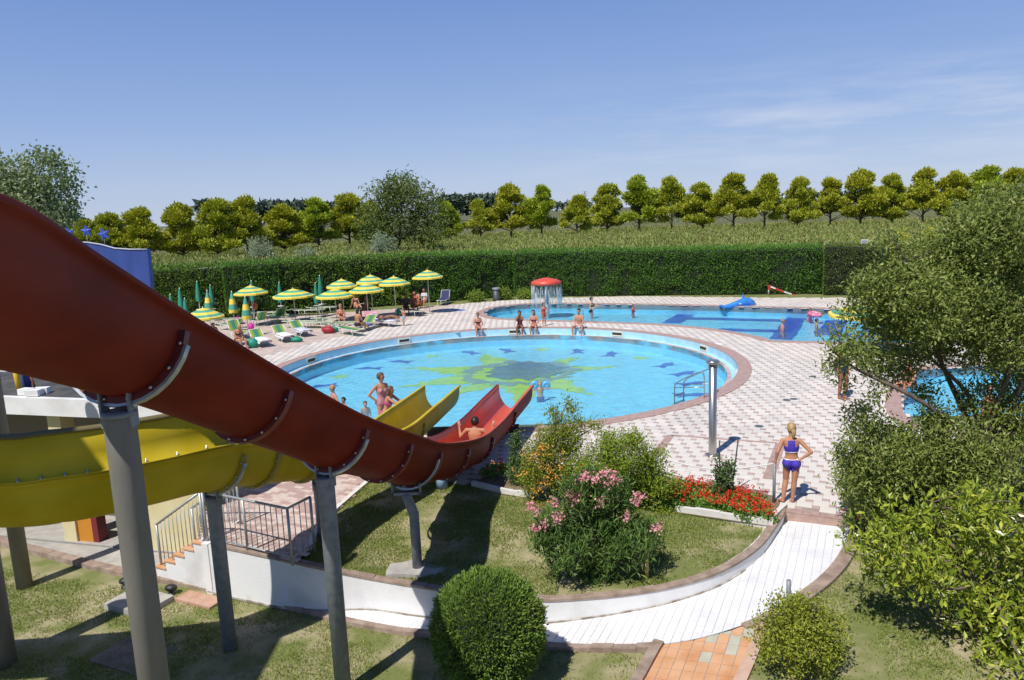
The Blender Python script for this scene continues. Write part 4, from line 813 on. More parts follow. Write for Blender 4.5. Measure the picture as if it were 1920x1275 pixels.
hedge('clipped dark hedge with a brown dead patch above the waste bin', hp[3], hp[4], htop(762, 481, hp[3]), htop(965, 476, hp[4]), 1.7, M_hedge, 400, .14, .06, .13)
hedge('longest straight dark hedge behind the mushroom fountain', hp[4] + Vector((.05, -.2, 0)), hp[5], htop(965, 475, hp[4]), htop(1541, 465, hp[5]), 1.8, M_hedge, 400, .14, .06, .13)
hedge('dull olive hedge beyond the dark gap', hp[6], hp[7], htop(1545, 462, hp[6]), htop(1760, 470, hp[7]), 1.8, M_hedgeo, 380, .13, .055)
hedge('far end of the hedge behind the airy tree', hp[7] + Vector((.3, .2, 0)), hp[8], 3.1, 3.0, 1.8, M_hedge, 60, .2, .09)
gs = [P(1010, 561), P(1050, 557.5), P(1250, 560), P(1440, 561), P(1620, 566), Vector((30, 41.5, 0)), Vector((56, 36, 0)), Vector((57, 46, 0)), Vector((20, 51, 0)), Vector((0, 56, 0)), Vector((-58, 55, 0)), Vector((-58, 40, 0)), Vector((-18, 46, 0)), Vector((-9, 48, 0))]
patch('hedge_lawn', [[Vector((p.x, p.y, 0)) for p in gs]], lambda x, y: -.02, mat('far_lawn', (.13, .165, .04), (.20, .20, .07), .95, .8, 6), None, None, 'structure')
for px, py, w, lm, lb in ((944, 548, .55, M_hedge2, 'bright low shrub beside the grey waste bin'), (745, 545, .9, M_hedge2, 'bright shrub behind the stacked bed frames'), (893, 552, .5, M_hedge2, 'low shrub at the hedge foot near the waste bin'), (985, 545, .5, M_hedge2, 'low yellowish shrub at the hedge foot behind the mushroom fountain')):
    q = P(px, max(562, py + 14) - 1 if px > 850 else py + 26); shrub('low_shrub', lb, 'bush', [(q.x, q.y, w * .6, w, w * .7, w * .7)], (q.x, q.y, -.02), leafmat('bright_leaf', (.08, .13, .015), (.17, .22, .03)), .16, .07, 60, 14, .12, .02, 5)
# golden cypresses and pole sign
M_gold = leafmat('golden_leaf', (.17, .19, .015), (.32, .31, .035), trans=.2)
for px, yt, lb in ((1690, 430, 'taller golden cypress behind the airy tree'), (1742, 428, 'second golden cypress beside the taller one')):
    Y = 41.0; c = PY(px, 470, Y); h = PY(px, yt, Y).z; bl = [(c.x + random.uniform(-.1, .1), c.y, h * f, .9 * (1.05 - f) + .1, .9 * (1.05 - f) + .1, .35) for f in np.linspace(.08, .93, 9)]
    shrub('golden_cypress', lb, 'tree', bl, (c.x, c.y, -.02), M_gold, .17, .07, 190, 18, .11, .06, 12, up=1.6)
q = PY(1619, 485, 55); top = PY(1620, 450, 55); ps = thing('pole_sign', 'small white sign on a thin pole beyond the hedge', 'sign', (q.x, q.y, -.1)); m = MB(); m.tube([(0, 0, 0), (0, 0, top.z)], .04, 8); m.build('pole', M_galv, ps); m = MB(); m.box((0, -.06, top.z), (.5, .04, .3)); m.build('panel', M_plaster, ps); m = MB(); m.box((0, -.085, top.z), (.42, .01, .18)); m.build('print', mat('sign_grey', (.35, .37, .4)), ps)
q = PY(807, 480, 54); fl = thing('floodlight', 'dark floodlight on a pole behind the hedge', 'lamp', (q.x, q.y, -.1)); m = MB(); m.tube([(0, 0, 0), (0, 0, q.z - .1)], .05, 8); m.build('pole', M_galv, fl); m = MB(); m.box((0, 0, q.z + .15), (.32, .25, .42)); h = m.build('lamp_head', mat('black_plastic', (.02, .02, .022)), fl); m = MB(); m.box((0, -.135, q.z + .17), (.2, .02, .24)); m.build('glass', mat('lamp_glass', (.4, .45, .5), rough=.1), h)
m = MB(); a, b = PY(350, 507, 62), PY(432, 499, 62); pts = [(a.x + (b.x - a.x) * t, 62 + 1.2 * 0, a.z + (b.z - a.z) * t + .12 * sin(pi * t)) for t in np.linspace(0, 1, 10)]
for p0, p1 in zip(pts[:-1], pts[1:]): m.add([(p0[0], 61.2, p0[2] - .25), (p0[0], 61.6, p0[2]), (p0[0], 64, p0[2] - .02), (p0[0], 64.4, -.1), (p1[0], 61.2, p1[2] - .25), (p1[0], 61.6, p1[2]), (p1[0], 64, p1[2] - .02), (p1[0], 64.4, -.1), (p0[0], 61.2, -.1), (p1[0], 61.2, -.1)], [(0, 1, 5, 4), (1, 2, 6, 5), (2, 3, 7, 6), (8, 0, 4, 9)])
o = m.build('white_awning', M_plaster); tag(o, 'low curved white roof showing over the left hedge', 'roof')

# ------------------------------------------------------------------ foreground planting
def egg(name, label, c, r, base, lm, n, L, Wd, lump=.1, seed=1, fl=.0, cat='bush'):
    """dense clipped shrub: leaf sprays over a lumpy egg with a dark branchy heart"""
    rr = np.random.default_rng(seed); t = thing(name, label, cat, base); b = np.array(base); c = np.array(c) - b
    d = unit(rr.normal(size=(n, 3))); k = 1 + lump * np.sin(d[:, 0] * 9 + seed) * np.sin(d[:, 1] * 8 + 2) * np.cos(d[:, 2] * 10) + lump * .6 * np.sin(d[:, 0] * 23 + d[:, 2] * 19) * np.cos(d[:, 1] * 21) + rr.normal(0, .035, n)
    shape = np.array(r)[None] * np.where(d[:, 2:] > 0, 1 - .18 * d[:, 2:] ** 2, 1); p = c + d * shape * k[:, None]; kk = p[:, 2] > .02; dirs = d + np.array([0, 0, .8])
    leaves('foliage', p[kk], lm, L, Wd, t, 0, dirs=dirs[kk], jit=.5)
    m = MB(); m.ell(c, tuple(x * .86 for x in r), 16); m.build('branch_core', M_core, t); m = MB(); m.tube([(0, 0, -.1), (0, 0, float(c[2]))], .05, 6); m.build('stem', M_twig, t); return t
q = Pf(915, 1292, zl); c = PY(915, 1172, q.y)
egg('clipped_conifer', 'dense clipped round conifer shrub below the white ramp', (c.x, q.y, c.z - .03), (.74, .72, .87), (q.x, q.y, q.z), leafmat('conifer_spray', (.055, .105, .018), (.14, .20, .035), trans=.15), 26000, .072, .022, .07, 3)
q = Pf(1502, 1258, zl); c = PY(1500, 1188, q.y)
bl = [(c.x + a, c.y + b_, c.z + d, .33, .33, .28) for a, b_, d in ((0, 0, .12), (-.3, 0, 0), (.3, 0, .0), (0, -.25, -.05), (0, .25, .05), (-.22, -.1, -.2), (.22, -.1, -.2), (.1, 0, .22), (-.12, .05, .2))]
shrub('round_shrub', 'small yellow-green round shrub beside the terracotta path', 'bush', bl, (q.x, q.y, q.z), leafmat('box_leaf', (.085, .115, .012), (.24, .25, .03), trans=.25), .05, .027, 420, 26, .055, .03, 26, up=.7)
# oleander
q = Pf(1118, 1086, zu); bl = []
for px, py, r in ((1110, 960, .36), (1050, 990, .34), (1170, 985, .34), (1120, 1020, .42), (1060, 1040, .32), (1185, 1030, .32), (1120, 920, .30), (1030, 1010, .24), (1215, 1005, .24), (1150, 930, .26), (1080, 935, .26), (1120, 1060, .4)): c = PY(px, py, q.y + random.uniform(-.25, .3)); bl.append((c.x, c.y, c.z, r, r, r))
ol, pts, cen = shrub('oleander', 'tall oleander with pink flower heads on the upper lawn', 'bush', bl, tuple(q), leafmat('oleander_leaf', (.035, .075, .018), (.10, .155, .035), trans=.25, gain=1.9), .17, .028, 430, 19, .075, .03, 46, up=1.3)
M_pinkf = leafmat('pink_petal', (.60, .22, .26), (.66, .36, .36), trans=.3, gain=1.35)
for px, py in ((1085, 900), (1097, 893), (1150, 893), (1135, 888), (1118, 897), (1140, 905), (1040, 945), (1047, 968), (1044, 978), (1124, 941), (1200, 930), (1192, 940), (1175, 968), (1232, 988), (1005, 955), (995, 950), (1018, 985), (1001, 992), (1085, 928), (1075, 938), (1155, 900), (1068, 925)):
    c = PY(px, py, q.y - .3) - q; n = 34; leaves('flower_head', np.array(c) + RNG.normal(0, .042, (n, 3)), M_pinkf, .05, .045, ol, .3, kind='stuff')
# mixed shrubs of the bed
q = P(1172, 948); bl = []
for px, py, r in ((1165, 850, .42), (1120, 870, .38), (1200, 880, .40), (1150, 905, .46), (1210, 920, .40), (1110, 910, .36), (1190, 830, .22), (1225, 860, .22), (1245, 905, .28), (1255, 940, .25), (1140, 830, .22), (1180, 945, .4), (1240, 955, .3)): c = PY(px, py, q.y + random.uniform(-.3, .3)); bl.append((c.x, c.y, c.z, r, r, r * .9))
shrub('pomegranate_bush', 'bright green loose bush behind the oleander', 'bush', bl, tuple(q), leafmat('pomegranate_leaf', (.085, .14, .012), (.23, .275, .03), trans=.35), .066, .028, 800, 26, .085, .025, 40, up=.5)
q = P(1035, 932); bl = []
for px, py, r in ((1040, 850, .34), (1010, 870, .30), (1065, 830, .30), (1050, 800, .20), (1040, 775, .13), (1075, 770, .12), (1085, 795, .14), (1110, 800, .11), (1125, 795, .07), (1065, 750, .07), (1000, 905, .26), (1050, 900, .32), (1085, 880, .3), (1025, 815, .2), (1000, 840, .14)): c = PY(px, py, q.y + random.uniform(-.25, .25)); bl.append((c.x, c.y, c.z, r, r, r * .9))
tb, pts, cen = shrub('trumpet_bush', 'airy bush with orange flowers next to the end of the red slide', 'bush', bl, tuple(q), leafmat('trumpet_leaf', (.085, .13, .012), (.23, .25, .03), trans=.35), .064, .028, 520, 24, .075, .03, 40, up=.5)
M_orf = leafmat('orange_petal', (.55, .17, .03), (.70, .33, .07), trans=.3)
for k in range(60):
    px, py = random.gauss(1022, 26), random.gauss(885, 32); c = PY(px, py, q.y - .38) - q; leaves('flower_head', np.array(c) + RNG.normal(0, .03, (9, 3)), M_orf, .05, .03, tb, .2, kind='stuff')
q = P(968, 905); bl = [(PY(x, y, q.y).x, q.y, PY(x, y, q.y).z, r, r, r) for x, y, r in ((968, 880, .2), (972, 855, .18), (966, 830, .13), (970, 815, .08), (975, 895, .22))]
shrub('climbing_plant', 'narrow dark upright plant at the corner by the red slide', 'plant', bl, tuple(q), leafmat('dark_leaf', (.035, .075, .02), (.085, .13, .04), trans=.2), .06, .035, 150, 18, .05, .02, 12)
q = P(1352, 936); bl = [(PY(x, y, q.y).x, q.y, PY(x, y, q.y).z, r, r, r) for x, y, r in ((1352, 918, .2), (1358, 900, .17), (1350, 885, .12), (1372, 880, .1), (1362, 870, .07), (1345, 865, .05))]
shrub('tomato_plant', 'small green plant tied to thin black stakes in the geranium bed', 'plant', bl, tuple(q), leafmat('dark_leaf', (.035, .075, .02), (.085, .13, .04), trans=.2), .075, .04, 90, 14, .05, .012, 12)
for (x0, y0, x1, y1), lb in (((1349, 826, 1350, 925), 'upright thin black stake in the geranium bed'), ((1384, 824, 1371, 922), 'leaning thin black stake in the geranium bed'), ((1168, 816, 1169, 890), 'thin black stake in the loose green bush')):
    b0 = P(x1, y1); t1 = PY(x0, y0, b0.y); m = MB(); m.tube([Vector((0, 0, -.1)), t1 - b0], .014, 6); o = m.build('plant_stake', mat('black_plastic', (.02, .02, .022), rough=.5)); o.location = b0; tag(o, lb, 'stake')
# geraniums
M_ger = leafmat('geranium_leaf', (.05, .11, .016), (.13, .21, .035), trans=.25); M_gerf = leafmat('geranium_petal', (.62, .035, .012), (.80, .09, .03), trans=.25, gain=1.0)
def geranium(label, q, r, nfl, fm=M_gerf, nm='geranium'):
    t = thing(nm, label, 'flowers', q, 0, 'red geraniums in the bed' if fm is M_gerf else None); n = int(260 * r / .25); p = ballpts(n, (r, r, .17), .2); p[:, 2] = np.abs(p[:, 2]) + .04; leaves('foliage', p, M_ger, .065, .06, t, .3); hp_ = []
    for k in range(nfl): a = random.uniform(0, 2 * pi); rr = r * sqrt(random.random()) * 1.05; hp_.append(RNG.normal(0, .02, (9, 3)) + np.array([rr * cos(a), rr * sin(a), .2 + random.uniform(0, .09)]))
    leaves('blossom', np.concatenate(hp_), fm, .038, .034, t, .4, kind='stuff'); m = MB(); m.tube([(0, 0, -.05), (0, 0, .15)], .015, 5); m.build('stem', M_twig, t)
gp_ = [(1258, 921), (1285, 914), (1310, 920), (1335, 926), (1280, 935), (1305, 940), (1330, 946), (1372, 930), (1390, 940), (1350, 951), (1375, 956), (1405, 950), (1425, 958), (1400, 966), (1432, 970), (1245, 935), (1268, 945), (1412, 940)]
for px, py in gp_: geranium('red geranium in the bed beside the ramp', P(px, py + 6), random.uniform(.22, .30), random.randint(11, 17))
q = Pf(1612, 985, lambda x, y: -.1); geranium('crimson flowers at the right side of the ramp', q, .3, 22, leafmat('crimson_petal', (.50, .01, .06), (.62, .04, .12)), 'crimson_flowers')
q = P(930, 890); geranium('small red flowers in the shade under the red slide', q, .4, 12, leafmat('shade_red_petal', (.55, .03, .02), (.65, .06, .03)), 'shade_flowers')
# the airy tree and the big-leaved bush on the right
rt = [(1885, 395, 55), (1820, 430, 50), (1865, 440, 60), (1705, 555, 62), (1640, 545, 42), (1760, 520, 70), (1850, 510, 75), (1905, 560, 80), (1825, 590, 70), (1635, 600, 38), (1590, 585, 20), (1715, 640, 55), (1590, 650, 36), (1640, 670, 36), (1790, 650, 55), (1870, 640, 60), (1560, 695, 16), (1675, 705, 32), (1622, 790, 34), (1655, 830, 48), (1600, 855, 30), (1715, 850, 55), (1780, 835, 60), (1850, 750, 45), (1905, 700, 50), (1885, 840, 65), (1640, 905, 50), (1700, 915, 60), (1800, 905, 75), (1890, 920, 65), (1605, 920, 30), (1585, 830, 12), (1740, 740, 22), (1740, 590, 60), (1680, 600, 45), (1940, 480, 70), (1950, 640, 80), (1950, 800, 80), (1620, 950, 35), (1670, 960, 45), (1690, 490, 30), (1660, 450, 14), (1640, 740, 14), (1760, 790, 30), (1590, 720, 12), (1640, 860, 50), (1690, 870, 55), (1610, 900, 40), (1760, 880, 60), (1840, 870, 60), (1730, 930, 60), (1660, 930, 50), (1740, 480, 40), (1800, 540, 60), (1880, 470, 60)]
bl = []
for px, py, r in rt: Y = 12.6 + random.uniform(-.7, .9); c = PY(px, py, Y); k = r * Y / 1420 * .98; bl.append((c.x, c.y, max(c.z, .15), k, k * 1.2, k * .9))
q = Vector((8.15, 12.7, -.12)); tr_, pts, cen = shrub('strawberry_tree', 'large airy olive-green tree in front of the right-hand pool', 'tree', bl, tuple(q), leafmat('olive_leaf', (.07, .105, .018), (.18, .21, .05), (.28, .29, .11), trans=.3), .09, .036, 4200, 24, .09, .095, 150, up=.6, fork=(.05, .0, 1.5))
bs = [(1760, 1010, 60), (1850, 980, 60), (1700, 1040, 60), (1650, 1030, 45), (1620, 1010, 35), (1780, 1080, 80), (1870, 1060, 85), (1720, 1100, 45), (1900, 1150, 80), (1830, 1140, 60), (1900, 1220, 70), (1690, 980, 45), (1940, 1000, 90), (1960, 1120, 100), (1960, 1240, 90), (1740, 960, 40), (1820, 945, 40), (1640, 1065, 30), (1870, 1205, 40)]
bl = []
for px, py, r in bs: Y = 9.6 + random.uniform(-.5, .5) + (1100 - py) * .003; c = PY(px, py, Y); k = r * Y / 1420 * .95; bl.append((c.x, c.y, max(c.z, .05), k, k * 1.2, k * .85))
q = Vector((6.35, 9.75, -.15)); shrub('laurel_bush', 'big glossy yellow-green leaved bush below the airy tree', 'bush', bl, tuple(q), leafmat('glossy_leaf', (.075, .115, .010), (.24, .27, .03), (.34, .34, .06), trans=.25, rough=.32, spec=.5), .135, .052, 400, 17, .11, .07, 60, up=.7)
# grass blades over the lawns (thin and dry in patches)
M_blade = leafmat('grass_blade', (.085, .125, .022), (.19, .215, .05), (.33, .29, .13), trans=.3, gain=1.75)
def grass(name, label, n, x0, x1, y0, y1, test, zf, hgt, bare=.30):
    X = RNG.uniform(x0, x1, n); Y = y0 + (y1 - y0) * RNG.uniform(0, 1, n); k = np.abs(X) < Y * .72 + .6; X, Y = X[k], Y[k]
    d = .55 * vnoise(X, Y, 1.1, 11) + .3 * vnoise(X, Y, 3.1, 12) + .15 * vnoise(X, Y, 8, 13); k = (RNG.uniform(0, 1, len(X)) < np.clip((d - bare) * 4.5, .07, 1)) & test(X, Y); X, Y = X[k], Y[k]; n = len(X)
    Z = np.array([zf(a, b) for a, b in zip(X, Y)]); a = RNG.uniform(0, 2 * pi, n); h = hgt * RNG.uniform(.5, 1.4, n); w = .010; ln = RNG.normal(0, .6, (n, 2)) * h[:, None]
    V = np.stack([np.stack([X - np.cos(a) * w, Y - np.sin(a) * w, Z - .01], 1), np.stack([X + np.cos(a) * w, Y + np.sin(a) * w, Z - .01], 1), np.stack([X + ln[:, 0], Y + ln[:, 1], Z + h], 1)], 1).reshape(-1, 3)
    o = link(name, tri_mesh(name, V, np.arange(3 * n).reshape(-1, 3), M_blade), None, 'stuff'); tag(o, label, 'grass')
upl = [(p.x, p.y) for p in up_loop]; wkl = [(p.x, p.y) for p in wk]; dkl = [(p.x, p.y) for p in deck_loop]
grass('grass', 'short patchy grass of the upper lawn', 230000, -4.2, 5.2, 10.6, 16.6, lambda X, Y: inside_np(X, Y, upl) & (np.hypot((X - 1.15), (Y - 11.5)) > .75 + .2 * np.sin(X * 9)), zu, .036)
outp = [(p.x, p.y) for p in out_line]; 
def lowtest(X, Y): return ~(inside_np(X, Y, path_loop) | inside_np(X, Y, upl) | inside_np(X, Y, tp_loop) | inside_np(X, Y, wkl) | inside_np(X, Y, dkl) | inside_np(X, Y, [(p.x, p.y) for p in bed_loop])) & (Y < np.interp(X, [-12, -8, -7, 4, 5.5, 8, 14], [15.3, 13.9, 13.7, 12.5, 13.8, 12.4, 10]))
grass('grass', 'dry patchy grass of the lower lawn under the slides', 330000, -11, 9, 6.4, 15.2, lowtest, zl, .04, .385)

# ------------------------------------------------------------------ sunbathing furniture
M_um = [mat('umbrella_yellow', (.74, .56, .06), (.80, .64, .12), .8, 8), mat('umbrella_green', (.06, .30, .19), (.10, .38, .26), .8, 8)]
M_green = mat('dark_green_canvas', (.02, .20, .13), (.04, .27, .18), .8, 5)
M_white = mat('white_enamel', (.72, .72, .70), rough=.4)
def umbrella_meshes():
    rr = [0, .3, .52, .74, .92, 1.0]; zz = [0, -.085, -.16, -.245, -.325, -.365]; n = 8; m = MB(); vs = []
    for r, z in zip(rr, zz):
        for k in range(n * 2): a = 2 * pi * k / (n * 2); f = 1 if k % 2 == 0 else .955; vs.append((r * f * cos(a), r * f * sin(a), z - (0 if k % 2 == 0 else .012 * r)))
    for i in range(5):
        for k in range(16): m.f.append((i * 16 + k, i * 16 + (k + 1) % 16, (i + 1) * 16 + (k + 1) % 16, (i + 1) * 16 + k)); m.m.append((0, 1, 0, 1, 0)[i]); m.sm.append(False)
    m.v = vs; can = m.mesh('canopy', M_um); m = MB(); vs = []; N = 64
    for k in range(N): a = 2 * pi * k / N; f = 1 - .045 * abs(sin(a * 4)); s = .018 * abs(sin(a * 16)); vs += [(f * cos(a), f * sin(a), -.365 - .012 * abs(sin(a * 4))), (f * 1.005 * cos(a), f * 1.005 * sin(a), -.455 + s)]
    m.add(vs, [(2 * k, 2 * k + 1, 2 * ((k + 1) % N) + 1, 2 * ((k + 1) % N)) for k in range(N)]); val = m.mesh('valance', M_um[0]); return can, val
CAN, VAL = umbrella_meshes()
def umbrella(label, px, py, rpx, H=1.98, grp='open striped umbrellas'):
    q = P(px, py, H)
    if q.y > 45.5: q = PY(px, py, 45.5 - .03 * abs(px - 690) * 0 - (py - 505) * .08); H = q.z
    r = rpx * q.y / 1420; t = thing('beach_umbrella', label, 'umbrella', (q.x, q.y, 0), random.uniform(0, 1), grp); o = link('canopy', CAN, t); o.location = (0, 0, H); o.scale = (r, r, 1.15); v = link('valance', VAL, o)
    m = MB(); m.tube([(0, 0, 0), (0, 0, H + .06)], .022, 8); m.build('pole', M_white, t); m = MB(); m.lathe([(0, .05), (.05, .04), (.06, 0)], 8, (0, 0, 0)); m.lathe([(.0, 0), (.03, .02), (.0, .07)], 6, (0, 0, H)); m.build('finial', M_green, t)
    for k in range(8): a = 2 * pi * k / 8; m = MB(); m.tube([(0, 0, H - .42), (r * .5 * cos(a), r * .5 * sin(a), H - .2)], .008, 4); m.build('rib', M_white, t)
    m = MB(); m.lathe([(0, 0), (.22, 0), (.22, .06), (.04, .09), (0, .09)], 12); m.build('base', M_conc, t)
for a in (('striped umbrella over the person in black by the hedge', 469, 535, 32), ('wide striped umbrella standing alone among empty green beds', 549, 541, 39), ('striped umbrella in front of the stacked bed frames, touching two others', 640, 523, 29), ('highest striped umbrella of the cluster by the hedge', 694, 515, 28), ('striped umbrella beside the fan of grey bed frames', 738, 518, 31), ('striped umbrella nearest the waste bin, over the seated group', 801, 506, 29.5), ('striped umbrella with a tall green furled one behind it', 627, 541, 36), ('striped umbrella in the middle of the cluster over the sunbathers', 686, 531, 33), ('striped umbrella partly hidden by the red slide', 380, 577, 38), ('green and yellow umbrella behind the airy tree', 1632, 567, 76)): umbrella(*a)
def closed(label, px, py, striped, H=2.1, r=.2):
    q = P(px, py, H)
    if q.y > 46.3: q = PY(px, py, 46.3); H = q.z
    t = thing('furled_umbrella', label, 'umbrella', (q.x, q.y, 0), random.uniform(0, 3), 'furled umbrellas'); m = MB(); n = 16; zs = [H, H - .12, H - .4, H - .7, H - 1.0, H - 1.2]; rs = [.02, .07, .11, .15, .18, .17] if not striped else [.02, .06, .14, .2, .26, .24]
    vs = []
    for z, rr in zip(zs, rs):
        for k in range(n): a = 2 * pi * k / n; f = 1 if k % 2 else .72; vs.append((rr * f * cos(a), rr * f * sin(a), z + (.04 if (k % 4 == 0 and z < 1) else 0)))
    for i in range(5):
        for k in range(n): m.f.append((i * n + k, i * n + (k + 1) % n, (i + 1) * n + (k + 1) % n, (i + 1) * n + k)); m.m.append(((1, 1, 0, 1, 0)[i]) if striped else 0); m.sm.append(True)
    m.v = vs; m.build('folded_canvas', M_um if striped else M_green, t); m = MB(); m.tube([(0, 0, 0), (0, 0, H + .05)], .022, 8); m.build('pole', M_white, t); m = MB(); m.lathe([(0, 0), (.2, 0), (.2, .05), (.03, .08), (0, .08)], 12); m.build('base', M_conc, t)
    if not striped: m = MB(); m.lathe([(.03, .72), (.22, .73), (.22, .75), (.03, .76)], 12); m.build('side_tray', M_white, t)
for a in (('dark green furled umbrella rising from behind the red slide rim, thinnest', 319, 552, 0), ('tall dark green furled umbrella close to the blue panel', 336, 541, 0), ('short dark green furled umbrella just above the red slide', 346, 560, 0, 1.9), ('dark green furled umbrella with a white tray before the hedge', 369, 528, 0), ('dark green furled umbrella behind a striped furled one', 394, 535, 0), ('dark green furled umbrella behind the person in black', 471, 527, 0), ('dark green furled umbrella left of the lone wide umbrella', 523, 530, 0), ('tallest dark green furled umbrella behind the cluster', 599, 517, 0), ('dark green furled umbrella next to the tallest one', 591, 531, 0), ('striped furled umbrella behind the one hidden by the slide', 388, 545, 1), ('striped furled umbrella left of the person in black', 434, 547, 1), ('striped furled umbrella in front of the person in black', 459, 556, 1)): closed(*a)
# sun beds
def bedmat():
    m = bpy.data.materials.new('striped_canvas'); m.use_nodes = True; n = m.node_tree; b = n.nodes['Principled BSDF']; b.inputs['Roughness'].default_value = .85; tc = n.nodes.new('ShaderNodeTexCoord'); sp = n.nodes.new('ShaderNodeSeparateXYZ'); n.links.new(tc.outputs['Object'], sp.inputs[0]); mr = n.nodes.new('ShaderNodeMapRange'); mr.inputs[1].default_value = -.3; mr.inputs[2].default_value = .3; n.links.new(sp.outputs[1], mr.inputs[0]); r = n.nodes.new('ShaderNodeValToRGB'); n.links.new(mr.outputs[0], r.inputs[0])
    cols = [(0, (.55, .50, .06)), (.18, (.28, .42, .06)), (.4, (.05, .25, .15)), (.6, (.05, .25, .15)), (.82, (.28, .42, .06)), (1, (.55, .50, .06))]; e = r.color_ramp.elements; e[0].position = 0; e[0].color = rgb(cols[0][1]); e[1].position = 1; e[1].color = rgb(cols[5][1])
    for p_, c_ in cols[1:5]: x = e.new(p_); x.color = rgb(c_)
    n.links.new(r.outputs[0], b.inputs['Base Color']); tr = n.nodes.new('ShaderNodeBsdfTranslucent'); n.links.new(r.outputs[0], tr.inputs[0]); mx = n.nodes.new('ShaderNodeMixShader'); mx.inputs[0].default_value = .3; o = n.nodes['Material Output']; n.links.new(b.outputs[0], mx.inputs[1]); n.links.new(tr.outputs[0], mx.inputs[2]); n.links.new(mx.outputs[0], o.inputs[0]); return m
M_bed = bedmat(); M_navyc = mat('navy_canvas2', (.03, .035, .10), rough=.85)
def bed_parts(raise_):
    a = radians(raise_); hx, hz = -.28 - .66 * cos(a), .34 + .66 * sin(a); fr = MB(); e = .29
    for s in (-1, 1): fr.tube([(.96, s * e, .34), (-.28, s * e, .34)], .016, 6)
    fr.tube([(.96, -e, .34), (.96, e, .34)], .016, 6); L = []
    for x in (.7, -.2):
        m = MB(); m.tube([(x - .06, -e, .34), (x + .02, -e, .0), (x + .02, e, 0), (x - .06, e, .34)], .015, 6); L.append(m.mesh('leg', M_white))
    b = MB()
    for s in (-1, 1): b.tube([(-.28, s * e, .34), (hx, s * e, hz)], .016, 6)
    b.tube([(hx, -e, hz), (hx, e, hz)], .016, 6); b.tube([(hx * .5 - .14, -e, .34 + (hz - .34) * .5), (-.55, -e, .05), (-.55, e, .05), (hx * .5 - .14, e, .34 + (hz - .34) * .5)], .013, 6)
    def sheet(p0, p1):
        m = MB(); n = 6; vs = []
        for i in range(n + 1):
            t = i / n; x = p0[0] + (p1[0] - p0[0]) * t; z = p0[1] + (p1[1] - p0[1]) * t - .03 * sin(pi * t)
            for y in (-.27, 0, .27): vs.append((x, y, z - (.012 if y == 0 else 0)))
        m.add(vs, [(3 * i + j, 3 * i + 3 + j, 3 * i + 4 + j, 3 * i + 1 + j) for i in range(n) for j in (0, 1)], 0, True); return m
    return fr.mesh('bed_frame', M_white), L, b.mesh('back_frame', M_white), sheet((.95, .345), (-.28, .345)).mesh('seat_canvas', M_bed), sheet((-.28, .345), (hx, hz)).mesh('back_canvas', M_bed)
BEDS = {k: bed_parts(v) for k, v in (('flat', 4), ('low', 32), ('high', 52))}
def bed(label, p, ang, kind='flat', canvas=None):
    t = thing('sun_bed', label, 'sun lounger', p, ang, 'striped sun beds round the umbrellas'); f, L, b, s, k = BEDS[kind]; link('bed_frame', f, t); [link('leg', x, t) for x in L]; link('back_frame', b, t); o1 = link('seat_canvas', s, t); o2 = link('back_canvas', k, t)
    if canvas:
        for o in (o1, o2): o.data = o.data.copy(); o.data.materials[0] = canvas
    return t
def bed2(label, hp_, fp_, kind, canvas=None):
    a, b = P(*hp_, .34), P(*fp_, .34); d = b - a; ang = math.atan2(d.y, d.x); c = (a + b) / 2; return bed(label, (c.x, c.y, 0), ang, kind, canvas), c, ang
M_towel = mat('white_towel', (.72, .72, .73), (.80, .80, .80), .95, 12, bump=.3)
def towel(label, c, ang, mt, x0=-.25, x1=1.0, hang=.16, w=.33, raise_=0):
    m = MB(); vs = []; n = 10; k = 6
    for i in range(n + 1):
        for j in range(k + 1):
            x = x0 + (x1 - x0) * i / n; y = (-1 + 2 * j / k); e = hang * random.uniform(.7, 1.1) if abs(y) > .95 else 0; vs.append((x, w * min(1, abs(y) * 1.0) * (1 if y > 0 else -1), .365 - e + random.uniform(0, .012)))
    m.add(vs, [(i * (k + 1) + j, (i + 1) * (k + 1) + j, (i + 1) * (k + 1) + j + 1, i * (k + 1) + j + 1) for i in range(n) for j in range(k)], 0, True); o = m.build('towel', mt); o.location = (c[0], c[1], 0); o.rotation_euler = (0, 0, ang); tag(o, label, 'towel'); md = o.modifiers.new('thick', 'SOLIDIFY'); md.thickness = .012; return o
_, c, a = bed2('striped bed with a white towel beside the green bag, next to the blonde woman', (463, 624), (515, 645), 'low'); towel('white towel with a navy edge on the bed beside the green bag', c, a, M_towel)
_, c, a = bed2('striped bed with a big white towel, middle one of the front row', (503, 616), (560, 636), 'low'); towel('big white towel on the middle bed of the front row', c, a, M_towel, -.3, 1.02, .2)
_, c, a = bed2('striped bed with a blue-grey towel near the red bag', (537, 609), (592, 624), 'low'); towel('blue-grey and white towel on the bed near the red bag', c, a, mat('bluegrey_towel', (.42, .44, .58), (.66, .67, .72), .95, 2.5), -.3, .98)
bed2('raised striped bed seen from its dark back, behind the middle towel bed', (505, 603), (462, 597), 'high'); bed2('raised striped bed seen from its dark back, behind the red bag', (541, 596), (500, 589), 'high'); bed2('raised striped bed close to the slide rim behind the blonde woman', (425, 616), (470, 626), 'high'); bed2('half raised striped bed behind the blonde woman', (455, 610), (415, 606), 'low')
for px, py, ang in ((496, 587, .1), (556, 592, .05), (580, 582, .2), (585, 605, -.05), (616, 598, .1), (603, 577, 0), (423, 599, .1), (524, 597, .15), (562, 604, -.1), (640, 606, .1), (520, 582, .0)): q = P(px, py, .3); bed('empty flat green striped bed among the umbrellas', (q.x, q.y, 0), ang - .15)
_, c1_, a1_ = bed2('flat bed under the dark-haired woman sitting on its end', (640, 613), (672, 618), 'flat')
